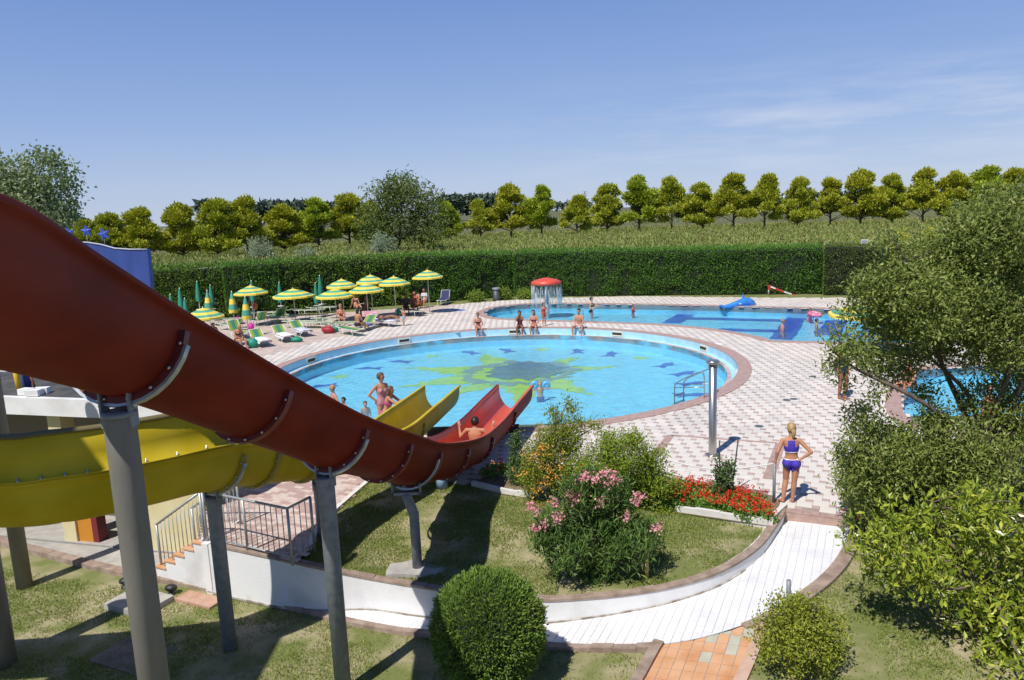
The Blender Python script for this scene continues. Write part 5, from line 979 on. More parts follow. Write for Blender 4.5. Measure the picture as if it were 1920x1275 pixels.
_, c, a = bed2('raised bed with a bright yellow and blue towel over its back', (705, 600), (664, 613), 'low'); towel('bright yellow, white and blue towel over the raised bed', c, a, mat('bright_towel', (.75, .60, .05), (.10, .14, .55), .95, 2.2, 2, lo=.45, hi=.55), -.3, .5)
m = MB(); q = P(694, 588, .6); m.box((0, 0, 0), (.9, .05, .3)); o = m.build('pink_towel', mat('pink_towel', (.75, .25, .33), (.8, .6, .62), .95, 6)); o.location = q; tag(o, 'pink towel hung over a bed back in the cluster', 'towel')
_, c, a = bed2('bed with a lying sunbather beside the toddler', (700, 597), (742, 601), 'flat'); towel('pale lilac towel under the lying sunbather', c, a, mat('lilac_towel', (.6, .58, .70), rough=.95), -.9, .95)
bed2('bed in front of the seated group by the last umbrella', (750, 579), (792, 583), 'flat'); bed2('dark blue raised bed standing apart by the hedge', (848, 552), (815, 570), 'high', M_navyc); bed2('raised green bed under the umbrella nearest the waste bin', (806, 547), (785, 562), 'high'); bed2('raised yellow bed facing the pool in the cluster', (657, 556), (690, 580), 'low')
# folded bed frames leaning together
def folded(label, px, py, n, w, grp):
    for k in range(n):
        f = (k / (n - 1) - .5) * 2; b0 = P(px + f * w, py, 0); t = thing('folded_bed', label, 'sun lounger', b0, 0, grp); a = f * .55; m = MB(); tp = Vector((-f * w * .55 * b0.y / 1420, random.uniform(-.1, .3), 1.15 + random.uniform(-.1, .08))); s = Vector((.12, .3, 0))
        m.tube([Vector((0, 0, 0)), tp, tp + s, s], .026, 6); m.build('bed_frame', mat('grey_tube', (.38, .38, .40), (.5, .5, .52), .45, 8, metal=.3), t); m = MB(); m.add([Vector((0.02, .05, .1)), tp - Vector((0, 0, .1)), tp + s - Vector((0, 0, .1)), s + Vector((0, 0, .1))], [(0, 1, 2, 3)]); m.build('canvas', mat('grey_canvas', (.36, .37, .38), (.25, .36, .30), .9, 3), t)
folded('folded grey bed frame in the fan-shaped stack by the hedge', 722, 571, 15, 26, 'folded beds stacked in a fan'); folded('folded grey bed frame leaning behind the tall furled umbrella', 607, 575, 8, 16, 'folded beds behind the furled umbrella')
def bag(label, px, py, r, mt, cat='bag'):
    q = P(px, py); t = thing('beach_bag', label, cat, q, random.uniform(-.4, .4)); m = MB(); m.ell((0, 0, r[2] * .9), r, 10); m.v = [(x * (1 + .12 * sin(9 * z + x * 7)), y * (1 + .1 * cos(8 * x)), max(z, 0)) for x, y, z in m.v]; m.build('bag_body', mt, t); m = MB(); m.tube([(-r[0] * .5, 0, r[2] * 1.5), (-r[0] * .3, 0, r[2] * 2.1), (r[0] * .3, 0, r[2] * 2.1), (r[0] * .5, 0, r[2] * 1.5)], .018, 6); m.build('handle', mt, t)
bag('green beach bag beside the white towel bed near the slide', 475, 652, (.3, .22, .24), mat('green_bag', (.01, .25, .16))); bag('dark red beach bag on the paving', 616, 625, (.42, .22, .2), mat('red_bag', (.32, .015, .03))); bag('small green bag next to the dark red bag', 629, 622, (.2, .18, .17), mat('green_bag', (.01, .25, .16))); bag('green bag under the middle towel bed', 556, 641, (.32, .18, .13), mat('green_bag', (.01, .25, .16))); bag('magenta and black backpack by the furled umbrellas', 448, 606, (.25, .2, .2), mat('magenta_bag', (.50, .01, .22), (.02, .01, .02), .7, 4)); bag('bright magenta bag behind the striped furled umbrella', 471, 618, (.17, .15, .2), mat('magenta_bag2', (.72, .03, .36))); bag('green bag beside the toddler', 747, 592, (.18, .16, .22), mat('green_bag', (.01, .25, .16))); bag('orange bag under the seated group', 785, 573, (.3, .2, .15), mat('orange_bag', (.70, .18, .02), (.1, .05, .02), .7, 4))
m = MB(); m.box((0, 0, .03), (.3, .16, .05), .2); m.box((.3, .1, .03), (.3, .14, .05), .1); o = m.build('swim_float', mat('blue_foam', (.05, .14, .55))); o.location = P(858, 583); tag(o, 'small blue swim float lying on the paving', 'float')

# ------------------------------------------------------------------ pool equipment
q = P(1026, 584, -.13); mf = thing('mushroom_fountain', 'red-capped mushroom fountain with a falling water curtain', 'fountain', (q.x, q.y, -.95)); top = PY(1024, 520, q.y).z + .95; r = 28.5 * q.y / 1420
m = MB(); m.lathe([(.13, 0), (.13, top - .25)], 16); m.build('pole', mat('blue_grey_pole', (.34, .40, .46), rough=.4), mf)
m = MB(); m.lathe([(0, top), (r * .3, top - .05), (r * .7, top - .13), (r, top - .25), (r, top - .40), (r * .97, top - .42), (r * .9, top - .33), (0, top - .25)], 24); m.build('cap', mat('mushroom_red', (.62, .07, .04), (.68, .10, .06), .4, 3), mf); m = MB()
for k in range(170): a = random.uniform(0, 2 * pi); rr = r * random.uniform(.94, 1.02); z0 = top - .4 - random.uniform(0, .5); z1 = max(.82, z0 - random.uniform(.25, 1.2)); m.tube([(rr * cos(a), rr * sin(a), z0), (rr * 1.01 * cos(a), rr * 1.01 * sin(a), z1)], random.uniform(.004, .009), 4)
M_wat = mat('falling_water', (.86, .90, .92), rough=.2, trans=.5); m.build('water_curtain', M_wat, mf, 'stuff')
q = P(931, 563); bn = thing('waste_bin', 'dark grey waste bin by the hedge near the mushroom fountain', 'bin', q); m = MB(); m.lathe([(0, 0), (.27, 0), (.25, .1), (.23, .72), (0, .72)], 18); m.build('body', mat('bin_grey', (.06, .065, .07), rough=.5), bn); m = MB(); m.lathe([(.20, .70), (.26, .70), (.26, .84), (.22, .86), (.20, .80)], 18); m.build('rim', mat('bin_rim', (.22, .24, .27), rough=.5), bn); m = MB(); m.lathe([(.0, .78), (.2, .80)], 18); m.build('liner', mat('dark_hole', (.03, .035, .04)), bn)
# shower
q = P(1336, 853); sh = thing('pool_shower', 'tall brushed steel shower column on the paving', 'shower', q); M_br = mat('brushed_steel', (.40, .39, .37), (.50, .49, .47), .3, 30, metal=.85, mscale=(1, 1, .1)); Hs = PY(1337, 683, q.y).z
m = MB(); m.lathe([(0, 0), (.17, 0), (.17, .02), (.1, .03), (0, .03)], 20); m.build('base_plate', M_br, sh); m = MB(); m.lathe([(.092, .02), (.092, Hs), (0, Hs)], 24); m.build('column', M_br, sh); m = MB(); m.lathe([(0, Hs + .09), (.14, Hs + .09), (.155, Hs + .06), (.15, Hs + .03), (.1, Hs), (0, Hs)], 20); hd = m.build('shower_head', M_br, sh)
for k in range(4): a = k * pi / 2 + .5; m = MB(); m.tube([(.12 * cos(a), .12 * sin(a), Hs + .03), (.14 * cos(a), .14 * sin(a), Hs - .06)], .014, 6); m.build('nozzle', M_br, hd)
m = MB(); m.tube([(.06, -.06, 1.0), (.09, -.09, 1.0)], .02, 8); m.build('push_button', M_br, sh)
# ladders
def ladder(label, base, inn, wid, h=.78, dep=.45, r=.02):
    t = thing('pool_ladder', label, 'ladder', base); inn = Vector(inn).normalized(); s = Vector((-inn.y, inn.x, 0)); rails = []
    for k in (-.5, .5):
        o = s * wid * k; m = MB(); m.tube(smooth([o + Vector((0, 0, 0)), o + Vector((0, 0, h * .8)), o + inn * .12 + Vector((0, 0, h)), o + inn * .55 + Vector((0, 0, h * .75)), o + inn * .98 + Vector((0, 0, h * .42)), o + inn * 1.05 + Vector((0, 0, .1)), o + inn * 1.05 + Vector((0, 0, -dep))], 4), r, 8); m.build('handrail', M_br, t)
        m = MB(); m.tube([o + Vector((0, 0, h * .42)), o + inn * 1.05 + Vector((0, 0, h * .22))], r * .7, 6); m.build('brace', M_br, t)
    for z in (-.1, -.35): m = MB(); a = inn * 1.05 + Vector((0, 0, z)); m.box(a, (.08, wid, .03), math.atan2(inn.y, inn.x)); m.build('step', M_br, t)
b0 = P(1329, 742, .02); ladder('steel pool ladder with sloping handrails beside the shower', b0, PC - b0, .55)
b0 = P(1103, 606, .02); ladder('small steel ladder of the far pool behind the man in white shorts', b0, Vector((.1, 1, 0)), .5)
# barrier tape, inflatable
b0 = P(1441, 553); bt = thing('barrier_post', 'red and white post holding a strip of warning tape', 'post', b0); m = MB(); m.tube([(0, 0, 0), (0, 0, .62)], .045, 8); m.build('pole', M_white, bt); m = MB(); m.box((.03, -.02, .48), (.16, .06, .3)); m.build('flag', mat('signal_red', (.60, .03, .02)), bt)
tps = [Vector((0, 0, .58))] + [PY(x, y, b0.y - .3) - b0 for x, y in ((1470, 547), (1498, 555), (1520, 558), (1545, 562))]; pp = smooth(tps, 6)
for k in range(len(pp) - 1): a, b = pp[k], pp[k + 1]; m = MB(); m.add([a + Vector((0, 0, .05)), b + Vector((0, 0, .05)), b - Vector((0, 0, .05)), a - Vector((0, 0, .05))], [(0, 1, 2, 3)]); m.build('tape_strip', M_white if (k // 3) % 2 == 0 else mat('signal_red', (.60, .03, .02)), bt)
q = P(1385, 578, -.13); dl = thing('inflatable_dolphin', 'blue inflatable dolphin ring floating at the far pool edge', 'pool float', q, .12); M_inf = mat('blue_vinyl', (.03, .20, .62), (.05, .27, .70), .25, 3, coat=.5); m = MB()
m.tube([(x, 0, z) for x, z in ((-1.0, .18), (-.85, .14), (-.5, .16), (-.1, .24), (.3, .33), (.6, .34), (.82, .24), (.98, .16), (1.05, .13))], [.03, .09, .15, .2, .25, .25, .19, .09, .05], 14); m.build('body', M_inf, dl)
m = MB(); m.add([(.2, -.03, .5), (.42, -.03, .52), (.22, 0, .86), (.2, .03, .5), (.42, .03, .52)], [(0, 1, 2), (4, 3, 2), (1, 4, 2), (3, 0, 2)]); m.build('dorsal_fin', M_inf, dl); m = MB(); m.ell((-1.02, 0, .2), (.12, .34, .05)); m.build('tail_fluke', M_inf, dl)
for s in (-1, 1): m = MB(); m.ell((.35, s * .3, .14), (.2, .16, .05)); m.build('flipper', M_inf, dl); m = MB(); m.ell((.78, s * .16, .3), (.04, .02, .035)); m.build('eye_patch', M_white, dl); m = MB(); m.ell((.1, s * .2, .28), (.18, .02, .05)); m.build('side_mark', mat('pale_vinyl', (.5, .68, .85), rough=.3), dl)
# rope post, rope, stakes
q = P(1451, 941); rp_ = thing('rope_post', 'slim grey post with a rope, under the standing girl', 'post', q); m = MB(); m.tube([(0, 0, -.1), (0, 0, .82)], .03, 10); m.build('pole', M_galv, rp_); tp0 = q + Vector((0, 0, .8)); e = P(1225, 893) + Vector((0, 0, .5)); m = MB(); pts = [tp0.lerp(e, t) - Vector((0, 0, .22 * sin(pi * t))) for t in np.linspace(0, 1, 14)]; m.tube(pts, .012, 6); o = m.build('rope', M_white); tag(o, 'thin white rope sagging behind the geranium bed', 'rope')
m = MB(); m.tube([(e.x, e.y, -.05), (e.x, e.y, .56)], .025, 8); o = m.build('rope_post', M_galv); tag(o, 'slim grey post at the other end of the rope, in the bush', 'post')
q = Pf(1212, 1086, zu); m = MB(); t1 = PY(1214, 1005, q.y) - q; m.tube([(0, 0, -.1), t1 * .5, t1], .033, 8); o = m.build('yellow_stake', mat('yellow_stake', (.60, .40, .03), (.72, .62, .35), .8, 14)); o.location = q; tag(o, 'mottled yellow stake beside the oleander', 'stake')
q = Pf(1478, 1135, zl); m = MB(); m.tube([(0, 0, -.1), (0, 0, .42)], .035, 10); o = m.build('grey_pipe_post', M_galv); o.location = q; tag(o, 'short grey pipe post behind the small round shrub', 'post')
# blue panel with stars at the left
Yb = 26.0; pl_ = [PY(x, y, Yb) for x, y in ((60, 470), (100, 458), (140, 454), (165, 455), (190, 459), (215, 466), (245, 468), (276, 468), (283, 545))]; bpn = thing('blue_panel', 'blue wall panel with a wavy top behind the red slide', 'panel', (pl_[0].x, Yb, 0)); xs_ = [p.x - pl_[0].x for p in pl_]; n = len(pl_); m = MB()
poly = [(p.x - pl_[0].x, p.z) for p in pl_] + [(pl_[-1].x - pl_[0].x, 0), (0, 0)]; N = len(poly); m.add([(x, 0, z) for x, z in poly] + [(x, .25, z) for x, z in poly], [tuple(range(N)), tuple(range(N, 2 * N))[::-1]] + [(i, N + i, N + (i + 1) % N, (i + 1) % N) for i in range(N)]); m.build('board', mat('blue_paint', (.028, .06, .24), (.04, .085, .32), .6, 1.2, 6, mscale=(2, 1, .4)), bpn)
m = MB(); m.tube([(p.x - pl_[0].x, -.01, p.z + .01) for p in pl_[:-1]], .025, 6); m.build('edge_trim', mat('trim_white', (.5, .52, .55)), bpn)
for px, py, rpx, ty, lb in ((132, 437, 11, 458, 'leftmost of three blue stars on rods above the blue panel, tilted left'), (165, 433, 11, 457, 'blue star on a rod above the blue panel, between the other two'), (197, 439, 12, 460, 'blue star on a rod nearest the pines, tilted right')):
    c = PY(px, py, Yb + .1); r = rpx * Yb / 1420; b0 = PY(px, ty, Yb + .1); t = thing('star_ornament', lb, 'ornament', b0); m = MB(); rot = random.uniform(-.3, .3); P5 = [(r * (1 if i % 2 == 0 else .42) * sin(rot + i * pi / 5), r * (1 if i % 2 == 0 else .42) * cos(rot + i * pi / 5) + c.z - b0.z) for i in range(10)]
    m.add([(x, -.03, z) for x, z in P5] + [(x, .03, z) for x, z in P5] + [(0, -.06, c.z - b0.z)], [(i, (i + 1) % 10, 20) for i in range(10)] + [tuple(range(10, 20))[::-1]] + [(i, 10 + i, 10 + (i + 1) % 10, (i + 1) % 10) for i in range(10)]); m.build('star', mat('star_blue', (.05, .10, .50), rough=.4), t); m = MB(); m.tube([(0, 0, -.1), (0, 0, c.z - b0.z)], .015, 6); m.build('rod', M_galv, t)

# ------------------------------------------------------------------ people: one continuous body each, clothes and hair as parts
def skinmat(k, c): return mat('skin_' + k, c, tuple(min(1, v * 1.1) for v in c), .55, 6, spec=.35)
SK = {'fair': skinmat('fair', (.58, .31, .21)), 'tan': skinmat('tan', (.45, .215, .125)), 'brown': skinmat('brown', (.26, .115, .065)), 'dark': skinmat('dark', (.12, .055, .035)), 'red': skinmat('red', (.52, .23, .15))}
HAIR = {'blond': mat('hair_blond', (.34, .21, .09), (.46, .31, .15), .6, 30, mscale=(1, 1, .2)), 'brown': mat('hair_brown', (.07, .04, .022), (.13, .08, .045), .6, 30), 'black': mat('hair_black', (.014, .011, .010), rough=.5), 'grey': mat('hair_grey', (.25, .22, .2), rough=.6)}
def pose(kind, h, **k):
    V = Vector; J = {}
    def side(n, x, y, z): J[n + 'R'] = V((-x * h, y * h, z * h)); J[n + 'L'] = V((x * h, y * h, z * h))
    if kind == 'stand':
        J['pel'] = V((0, 0, .50 * h)); J['neck'] = V((0, .005 * h, .825 * h)); side('hip', .052, 0, .50); side('kne', .058, -.012, .275); side('ank', .062, .01, .04); side('toe', .075, -.10, .015)
    elif kind == 'sit':      # z = 0 is the seat, legs hang in front
        J['pel'] = V((0, 0, .055 * h)); J['neck'] = V((0, -.03 * h, .375 * h)); side('hip', .052, 0, .05); side('kne', .085, -.235, .06); side('ank', .08, -.23, -.18); side('toe', .085, -.32, -.205)
    elif kind == 'lie':      # on the back along -Y, z = 0 is the bed
        J['pel'] = V((0, 0, .06 * h)); J['neck'] = V((0, .32 * h, .085 * h)); side('hip', .052, 0, .055); side('kne', .06, -.235, .10); side('ank', .06, -.46, .03); side('toe', .07, -.49, .10)
    elif kind == 'long':     # sitting with legs stretched forward
        J['pel'] = V((0, 0, .055 * h)); J['neck'] = V((0, .08 * h, .36 * h)); side('hip', .052, 0, .05); side('kne', .07, -.22, .12); side('ank', .07, -.42, .03); side('toe', .075, -.46, .09)
    ax = (J['neck'] - J['pel']).normalized(); fw = V((0, -1, 0)); n = J['neck']; hw = .105 * h
    for s, sg in (('R', -1), ('L', 1)):
        J['sho' + s] = n - ax * .042 * h + V((sg * hw * .96, 0, 0)); J['elb' + s] = J['sho' + s] + V((sg * .03 * h, .01 * h, -.165 * h)) if kind != 'lie' else J['sho' + s] + V((sg * .05 * h, -.16 * h, -.03 * h))
        J['wri' + s] = J['elb' + s] + V((sg * .005 * h, -.03 * h, -.145 * h)) if kind != 'lie' else J['elb' + s] + V((0, -.145 * h, .01 * h))
    if kind in ('sit', 'long'):
        for s, sg in (('R', -1), ('L', 1)): J['elb' + s] = J['sho' + s] + V((sg * .035 * h, -.03 * h, -.155 * h)); J['wri' + s] = V((sg * .04 * h, -.17 * h, .115 * h)) if kind == 'sit' else V((sg * .16 * h, .16 * h, .03 * h))
    J['head'] = n + ax * .055 * h + V((0, -.012 * h, .05 * h * (1 if kind != 'lie' else .3)))
    for a, b in k.items():
        if a in J: J[a] = V(b) * h
    return J
def person(name, label, loc, rz, h, J, skin='tan', hair='brown', clothes=(), long_hair=0, female=False, look=0, vox=.015, cat='person', bald=False, glasses=False, group=None):
    root = thing(name, label, cat, loc, rz, group); m = MB(); V = Vector
    def cap(a, b, ra, rb, n=8):
        m.ell(a, (ra,) * 3, n); m.ell(b, (rb,) * 3, n); m.tube([a, b], [ra, rb], n)
    pel, neck = J['pel'], J['neck']; ax = (neck - pel); L = ax.length; ax.normalize(); sx = (J['shoL'] - J['shoR']); sx.normalize(); hx = (J['hipL'] - J['hipR']).normalized(); f = 1.0
    rings = [(-.12, .066, .050), (-.03, .090 if female else .083, .062), (.10, .093 if female else .084, .060), (.30, .072 if female else .077, .050), (.45, .074 if female else .083, .052), (.62, .086 if female else .095, .062), (.80, .090 if female else .103, .058), (.91, .082, .046), (.97, .052, .038), (1.02, .034, .034)]
    vs = []; n = 14
    for t, w, d in rings:
        c = pel + ax * L * t; s = hx.lerp(sx, min(max(t, 0), 1)).normalized(); dd = s.cross(ax).normalized()
        vs += [c + s * (w * h * cos(2 * pi * k / n)) + dd * (d * h * sin(2 * pi * k / n)) for k in range(n)]
    fs = [(i * n + k, i * n + (k + 1) % n, (i + 1) * n + (k + 1) % n, (i + 1) * n + k) for i in range(len(rings) - 1) for k in range(n)] + [tuple(range(n))[::-1], tuple((len(rings) - 1) * n + k for k in range(n))]
    m.add(vs, fs); front = sx.cross(ax).normalized(); front = front if front.y < 0 else -front
    if female:
        for s in (-1, 1): m.ell(pel + ax * L * .64 + sx * s * .042 * h + front * .045 * h, (.034 * h,) * 3, 8)
    for s in ('R', 'L'):
        sg = -1 if s == 'R' else 1
        cap(J['hip' + s], J['kne' + s], .054 * h, .034 * h); cap(J['kne' + s], J['kne' + s].lerp(J['ank' + s], .35), .033 * h, .035 * h); cap(J['kne' + s].lerp(J['ank' + s], .35), J['ank' + s], .034 * h, .021 * h)
        cap(J['ank' + s] - V((0, 0, .012 * h)), J['toe' + s], .024 * h, .015 * h); m.ell(J['hip' + s] - front * .035 * h + V((0, 0, .0)), (.052 * h,) * 3, 8)
        cap(neck - ax * .012 * h, J['sho' + s], .030 * h, .027 * h); cap(J['sho' + s], J['elb' + s], .032 * h if not female else .029 * h, .024 * h); cap(J['elb' + s], J['wri' + s], .0245 * h, .0155 * h)
        d = (J['wri' + s] - J['elb' + s]).normalized(); pa = J['wri' + s] + d * .045 * h; side_ = d.cross(V((0, 0, 1)) if abs(d.z) < .8 else V((0, -1, 0))).normalized(); cap(J['wri' + s], pa, .014 * h, .019 * h)
        for q, (o, ln) in enumerate(((-.016, .038), (-.005, .046), (.006, .043), (.016, .034))): a = pa + side_ * o * h; b = a + d * ln * h * .6; c = b + (d * .5 + front * .5).normalized() * ln * h * .5; cap(a, b, .0065 * h, .006 * h, 6); cap(b, c, .006 * h, .005 * h, 6)
        a = J['wri' + s] + d * .012 * h; cap(a + side_ * -.014 * h, a + side_ * -.032 * h + d * .025 * h, .007 * h, .006 * h, 6)
    kd = 1.14 if h < 1.6 else 1.04; h0 = h; H = J['head']; h = h * kd; hm = Matrix.Rotation(look, 3, 'Z'); up_ = (H - neck).normalized(); cap(neck - ax * .02 * h, H - V((0, 0, .02 * h)), .032 * h, .030 * h); fwd = hm @ V((0, -1, 0))
    m.ell(H + V((0, 0, .012 * h)), (.046 * h, .058 * h, .058 * h), 12, 0, hm); m.ell(H + fwd * .012 * h - V((0, 0, .028 * h)), (.036 * h, .042 * h, .036 * h), 10, 0, hm); m.ell(H + fwd * .058 * h - V((0, 0, .004 * h)), (.008 * h, .011 * h, .013 * h), 6, 0, hm)
    for s in (-1, 1): m.ell(H + hm @ V((s * .047 * h, .004 * h, 0)), (.006 * h, .012 * h, .018 * h), 6, 0, hm)
    h = h0; me = m.mesh('tmp', SK[skin]); tmp = bpy.data.objects.new('tmp', me); C.objects.link(tmp); rm = tmp.modifiers.new('r', 'REMESH'); rm.mode = 'VOXEL'; rm.voxel_size = vox; sm_ = tmp.modifiers.new('s', 'SMOOTH'); sm_.factor = .5; sm_.iterations = 3
    dg = bpy.context.evaluated_depsgraph_get(); body = bpy.data.meshes.new_from_object(tmp.evaluated_get(dg)); bpy.data.objects.remove(tmp); body.name = 'body'
    body.polygons.foreach_set('use_smooth', np.ones(len(body.polygons), bool)); body.materials.clear(); body.materials.append(SK[skin]); link('body', body, root)
    # clothes: the body's own surface, lifted a little
    co = np.zeros(len(body.vertices) * 3); body.vertices.foreach_get('co', co); co = co.reshape(-1, 3); no = np.zeros_like(co).ravel(); body.vertices.foreach_get('normal', no); no = no.reshape(-1, 3)
    bones = {'torso': (pel - ax * L * .12, neck)}
    for s in 'RL': bones['th' + s] = (J['hip' + s], J['kne' + s]); bones['sh' + s] = (J['kne' + s], J['ank' + s]); bones['ua' + s] = (J['sho' + s], J['elb' + s]); bones['fa' + s] = (J['elb' + s], J['wri' + s])
    bones['head'] = (neck + up_ * .03 * h, H + V((0, 0, .05 * h))); wt = {'torso': .075, 'th': .045, 'sh': .03, 'ua': .026, 'fa': .02, 'he': .05}
    names = list(bones); D = []; T = []
    for nme in names: a, b = (np.array(x) for x in bones[nme]); ab = b - a; t = ((co - a) @ ab) / (ab @ ab); tc_ = np.clip(t, 0, 1); D.append(np.linalg.norm(co - (a + tc_[:, None] * ab), axis=1) - wt.get(nme[:2] if nme != 'torso' else 'torso', .03) * h); T.append(t)
    D = np.array(D); T = np.array(T); near = D.argmin(0); tt = T[near, np.arange(len(co))]; isT = near == 0; isTh = np.isin(near, [names.index('thR'), names.index('thL')]); tor = T[0]; ft = (co - np.array(pel)) @ np.array(front)
    def garment(nm, mt, mask, lift):
        vm = mask; loops = np.zeros(len(body.loops), np.int32); body.loops.foreach_get('vertex_index', loops); quads = [tuple(p.vertices) for p in body.polygons if all(vm[v] for v in p.vertices)]
        if not quads: return
        used = sorted({v for q_ in quads for v in q_}); mp_ = {v: i for i, v in enumerate(used)}; g = MB(); g.add([co[v] + no[v] * lift for v in used], [tuple(mp_[v] for v in q_) for q_ in quads], 0, True); o = g.build(nm, mt, root); md = o.modifiers.new('thick', 'SOLIDIFY'); md.thickness = .004; md.offset = 1
    for nm, col in clothes:
        mt = mat('cloth_' + nm + str([round(c, 2) for c in col]), col, rough=.8)
        if nm == 'brief': garment('swim_brief', mt, (isT & (tor < .26)) | (isTh & (tt < .13)), .005)
        if nm == 'trunks': garment('swim_trunks', mt, (isT & (tor < .27)) | (isTh & (tt < .52)), .011)
        if nm == 'top': garment('bikini_top', mt, isT & (tor > .56) & (tor < .73), .005)
        if nm == 'halter': garment('halter_top', mt, isT & (tor > .52) & (tor < .72) | (isT & (tor > .70) & (tor < .93) & (np.abs((co - np.array(neck)) @ np.array(sx)) < .042 * h) & (ft < 0)), .005)
        if nm == 'trim': garment('white_trim', mt, isT & (((tor > .235) & (tor < .28)) | ((tor > .50) & (tor < .535))), .009)
        if nm == 'onepiece': garment('swimsuit', mt, (isT & (tor < .80)) | (isTh & (tt < .08)), .005)
        if nm == 'shirt': garment('shirt', mt, (isT & (tor > .15) & (tor < .97)) | (np.isin(near, [names.index('uaR'), names.index('uaL')]) & (tt < .7)), .009)
        if nm == 'jacket': garment('jacket', mt, (isT & (tor > .1) & (tor < .98)) | np.isin(near, [names.index(x) for x in ('uaR', 'uaL', 'faR', 'faL')]) & (tt < .9), .012)
        if nm == 'trousers': garment('trousers', mt, (isT & (tor < .25)) | isTh | (np.isin(near, [names.index('shR'), names.index('shL')]) & (tt < .9)), .010)
    # hair
    h = h0 * kd
    if not bald:
        g = MB(); r = (.053 * h, .066 * h, .064 * h); vs = []; fs = []; n = 16; c = H + V((0, 0, .014 * h))
        for i in range(10):
            th = pi * .74 * i / 9
            for k in range(n):
                a = 2 * pi * k / n; d = V((sin(th) * cos(a), sin(th) * sin(a), cos(th)))
                if d.y < -.15 and th > 1.0: d = V((sin(1.0) * cos(a), sin(1.0) * sin(a), cos(1.0)))
                w = 1 + .05 * sin(7 * a + 3 * th); vs.append(c + hm @ V((d.x * r[0] * w, d.y * r[1] * w, d.z * r[2])))
        fs = [(i * n + k, (i + 1) * n + k, (i + 1) * n + (k + 1) % n, i * n + (k + 1) % n) for i in range(9) for k in range(n)]; g.add(vs, fs, 0, True); back = hm @ V((0, 1, 0))
        if long_hair == 1: g.tube(smooth([H + back * .052 * h + V((0, 0, .005 * h)), H + back * .062 * h - V((0, 0, .03 * h)), H + back * .056 * h - V((0, 0, .07 * h)), H + back * .05 * h - V((0, 0, .105 * h))], 3), [.022 * h, .025 * h, .026 * h, .025 * h, .024 * h, .022 * h, .02 * h, .016 * h, .012 * h, .005 * h][:10], 8)
        if long_hair == 2:
            g.ell(H + back * .035 * h - V((0, 0, .045 * h)), (.052 * h, .035 * h, .06 * h), 10, 0, hm)
        g.build('hair', HAIR[hair], root)
    for s in (-1, 1): g = MB(); g.ell(H + hm @ V((s * .018 * h, -.0545 * h, .008 * h)), (.006 * h, .004 * h, .004 * h), 6, 0, hm); g.build('eye', mat('eye_dark', (.02, .015, .012), rough=.2), root)
    g = MB(); g.ell(H + hm @ V((0, -.051 * h, -.034 * h)), (.013 * h, .005 * h, .004 * h), 6, 0, hm); g.build('mouth', mat('lips', (.30, .09, .07)), root)
    if glasses:
        g = MB()
        for s in (-1, 1): g.ell(H + hm @ V((s * .019 * h, -.058 * h, .008 * h)), (.017 * h, .006 * h, .012 * h), 8, 0, hm)
        g.tube([H + hm @ V((-.046 * h, 0, .008 * h)), H + hm @ V((-.03 * h, -.056 * h, .009 * h)), H + hm @ V((.03 * h, -.056 * h, .009 * h)), H + hm @ V((.046 * h, 0, .008 * h))], .004, 5); g.build('sunglasses', mat('black_gloss', (.01, .01, .01), rough=.15), root)
    return root
def face(a, b=(0, 0)):   # rz so that local -Y points from a towards b
    d = Vector((b[0] - a[0], b[1] - a[1], 0)); return math.atan2(d.x, -d.y)
# the girl on the deck edge: back to us, one hand on the post, the other on her hip
q = P(1481, 941); hG = PY(1478, 794, q.y).z; pst = P(1451, 941); rzG = face((0, 0), (.28, 1)); Rm = Matrix.Rotation(-rzG, 3, 'Z'); wl_ = (Rm @ (Vector((pst.x, pst.y, .80)) - Vector((q.x, q.y, 0)))) / hG
J = pose('stand', hG, pel=(-.01, 0, .505), hipL=(.042, 0, .505), hipR=(-.062, 0, .50), kneL=(.050, -.03, .28), kneR=(-.045, .005, .275), ankL=(.085, .035, .04), ankR=(-.028, .012, .04), toeL=(.14, -.03, .015), toeR=(-.03, -.10, .015))
J['wriL'] = Vector((wl_.x - .012, wl_.y + .01, wl_.z + .055)) * hG; J['elbL'] = (J['shoL'] + J['wriL']) / 2 + Vector((.02, .035, -.015)) * hG
J['elbR'] = Vector((-.225, .055, .665)) * hG; J['wriR'] = Vector((-.115, .045, .575)) * hG
person('person', 'girl in purple-blue bikini standing at the deck edge, hand on post', q, rzG, hG, J, 'tan', 'blond', (('brief', (.06, .035, .42)), ('halter', (.06, .035, .42)), ('trim', (.78, .78, .82))), 1, True, .35, .0085)
q = P(1578, 747); hW = PY(1578, 642, q.y).z; J = pose('stand', hW, kneL=(.05, -.05, .28), ankL=(.02, -.03, .04), toeL=(.03, -.13, .015)); person('person', 'woman in dark one-piece swimsuit standing by the airy tree', q, .5, hW, J, 'brown', 'black', (('onepiece', (.015, .018, .06)),), 2, True, .3, .012)
# sitting on the rim of the round pool
def rim_sit(px, py, h, label, skin, hair, cl, **kw):
    q = P(px, py, .02); d = Vector((q.x - PC.x, q.y - PC.y, 0)).normalized(); b = PC + d * (PR + .12); pk = kw.pop('pk', {}); return person('person', label, (b.x, b.y, .022), face((b.x, b.y), (PC.x * .6, PC.y)), h, pose('sit', h, **pk), skin, hair, cl, **kw)
rim_sit(896, 617, 1.62, 'woman with sunglasses sitting alone on the round pool rim', 'red', 'brown', (('brief', (.02, .02, .02)), ('top', (.05, .03, .02))), female=True, glasses=True, long_hair=0)
rim_sit(974, 617, 1.64, 'woman on the pool rim holding both hands to her face', 'brown', 'black', (('onepiece', (.16, .02, .03)),), female=True, long_hair=2, pk=dict(wriR=(-.03, -.11, .40), wriL=(.03, -.11, .40), elbR=(-.10, -.13, .25), elbL=(.10, -.13, .25)))
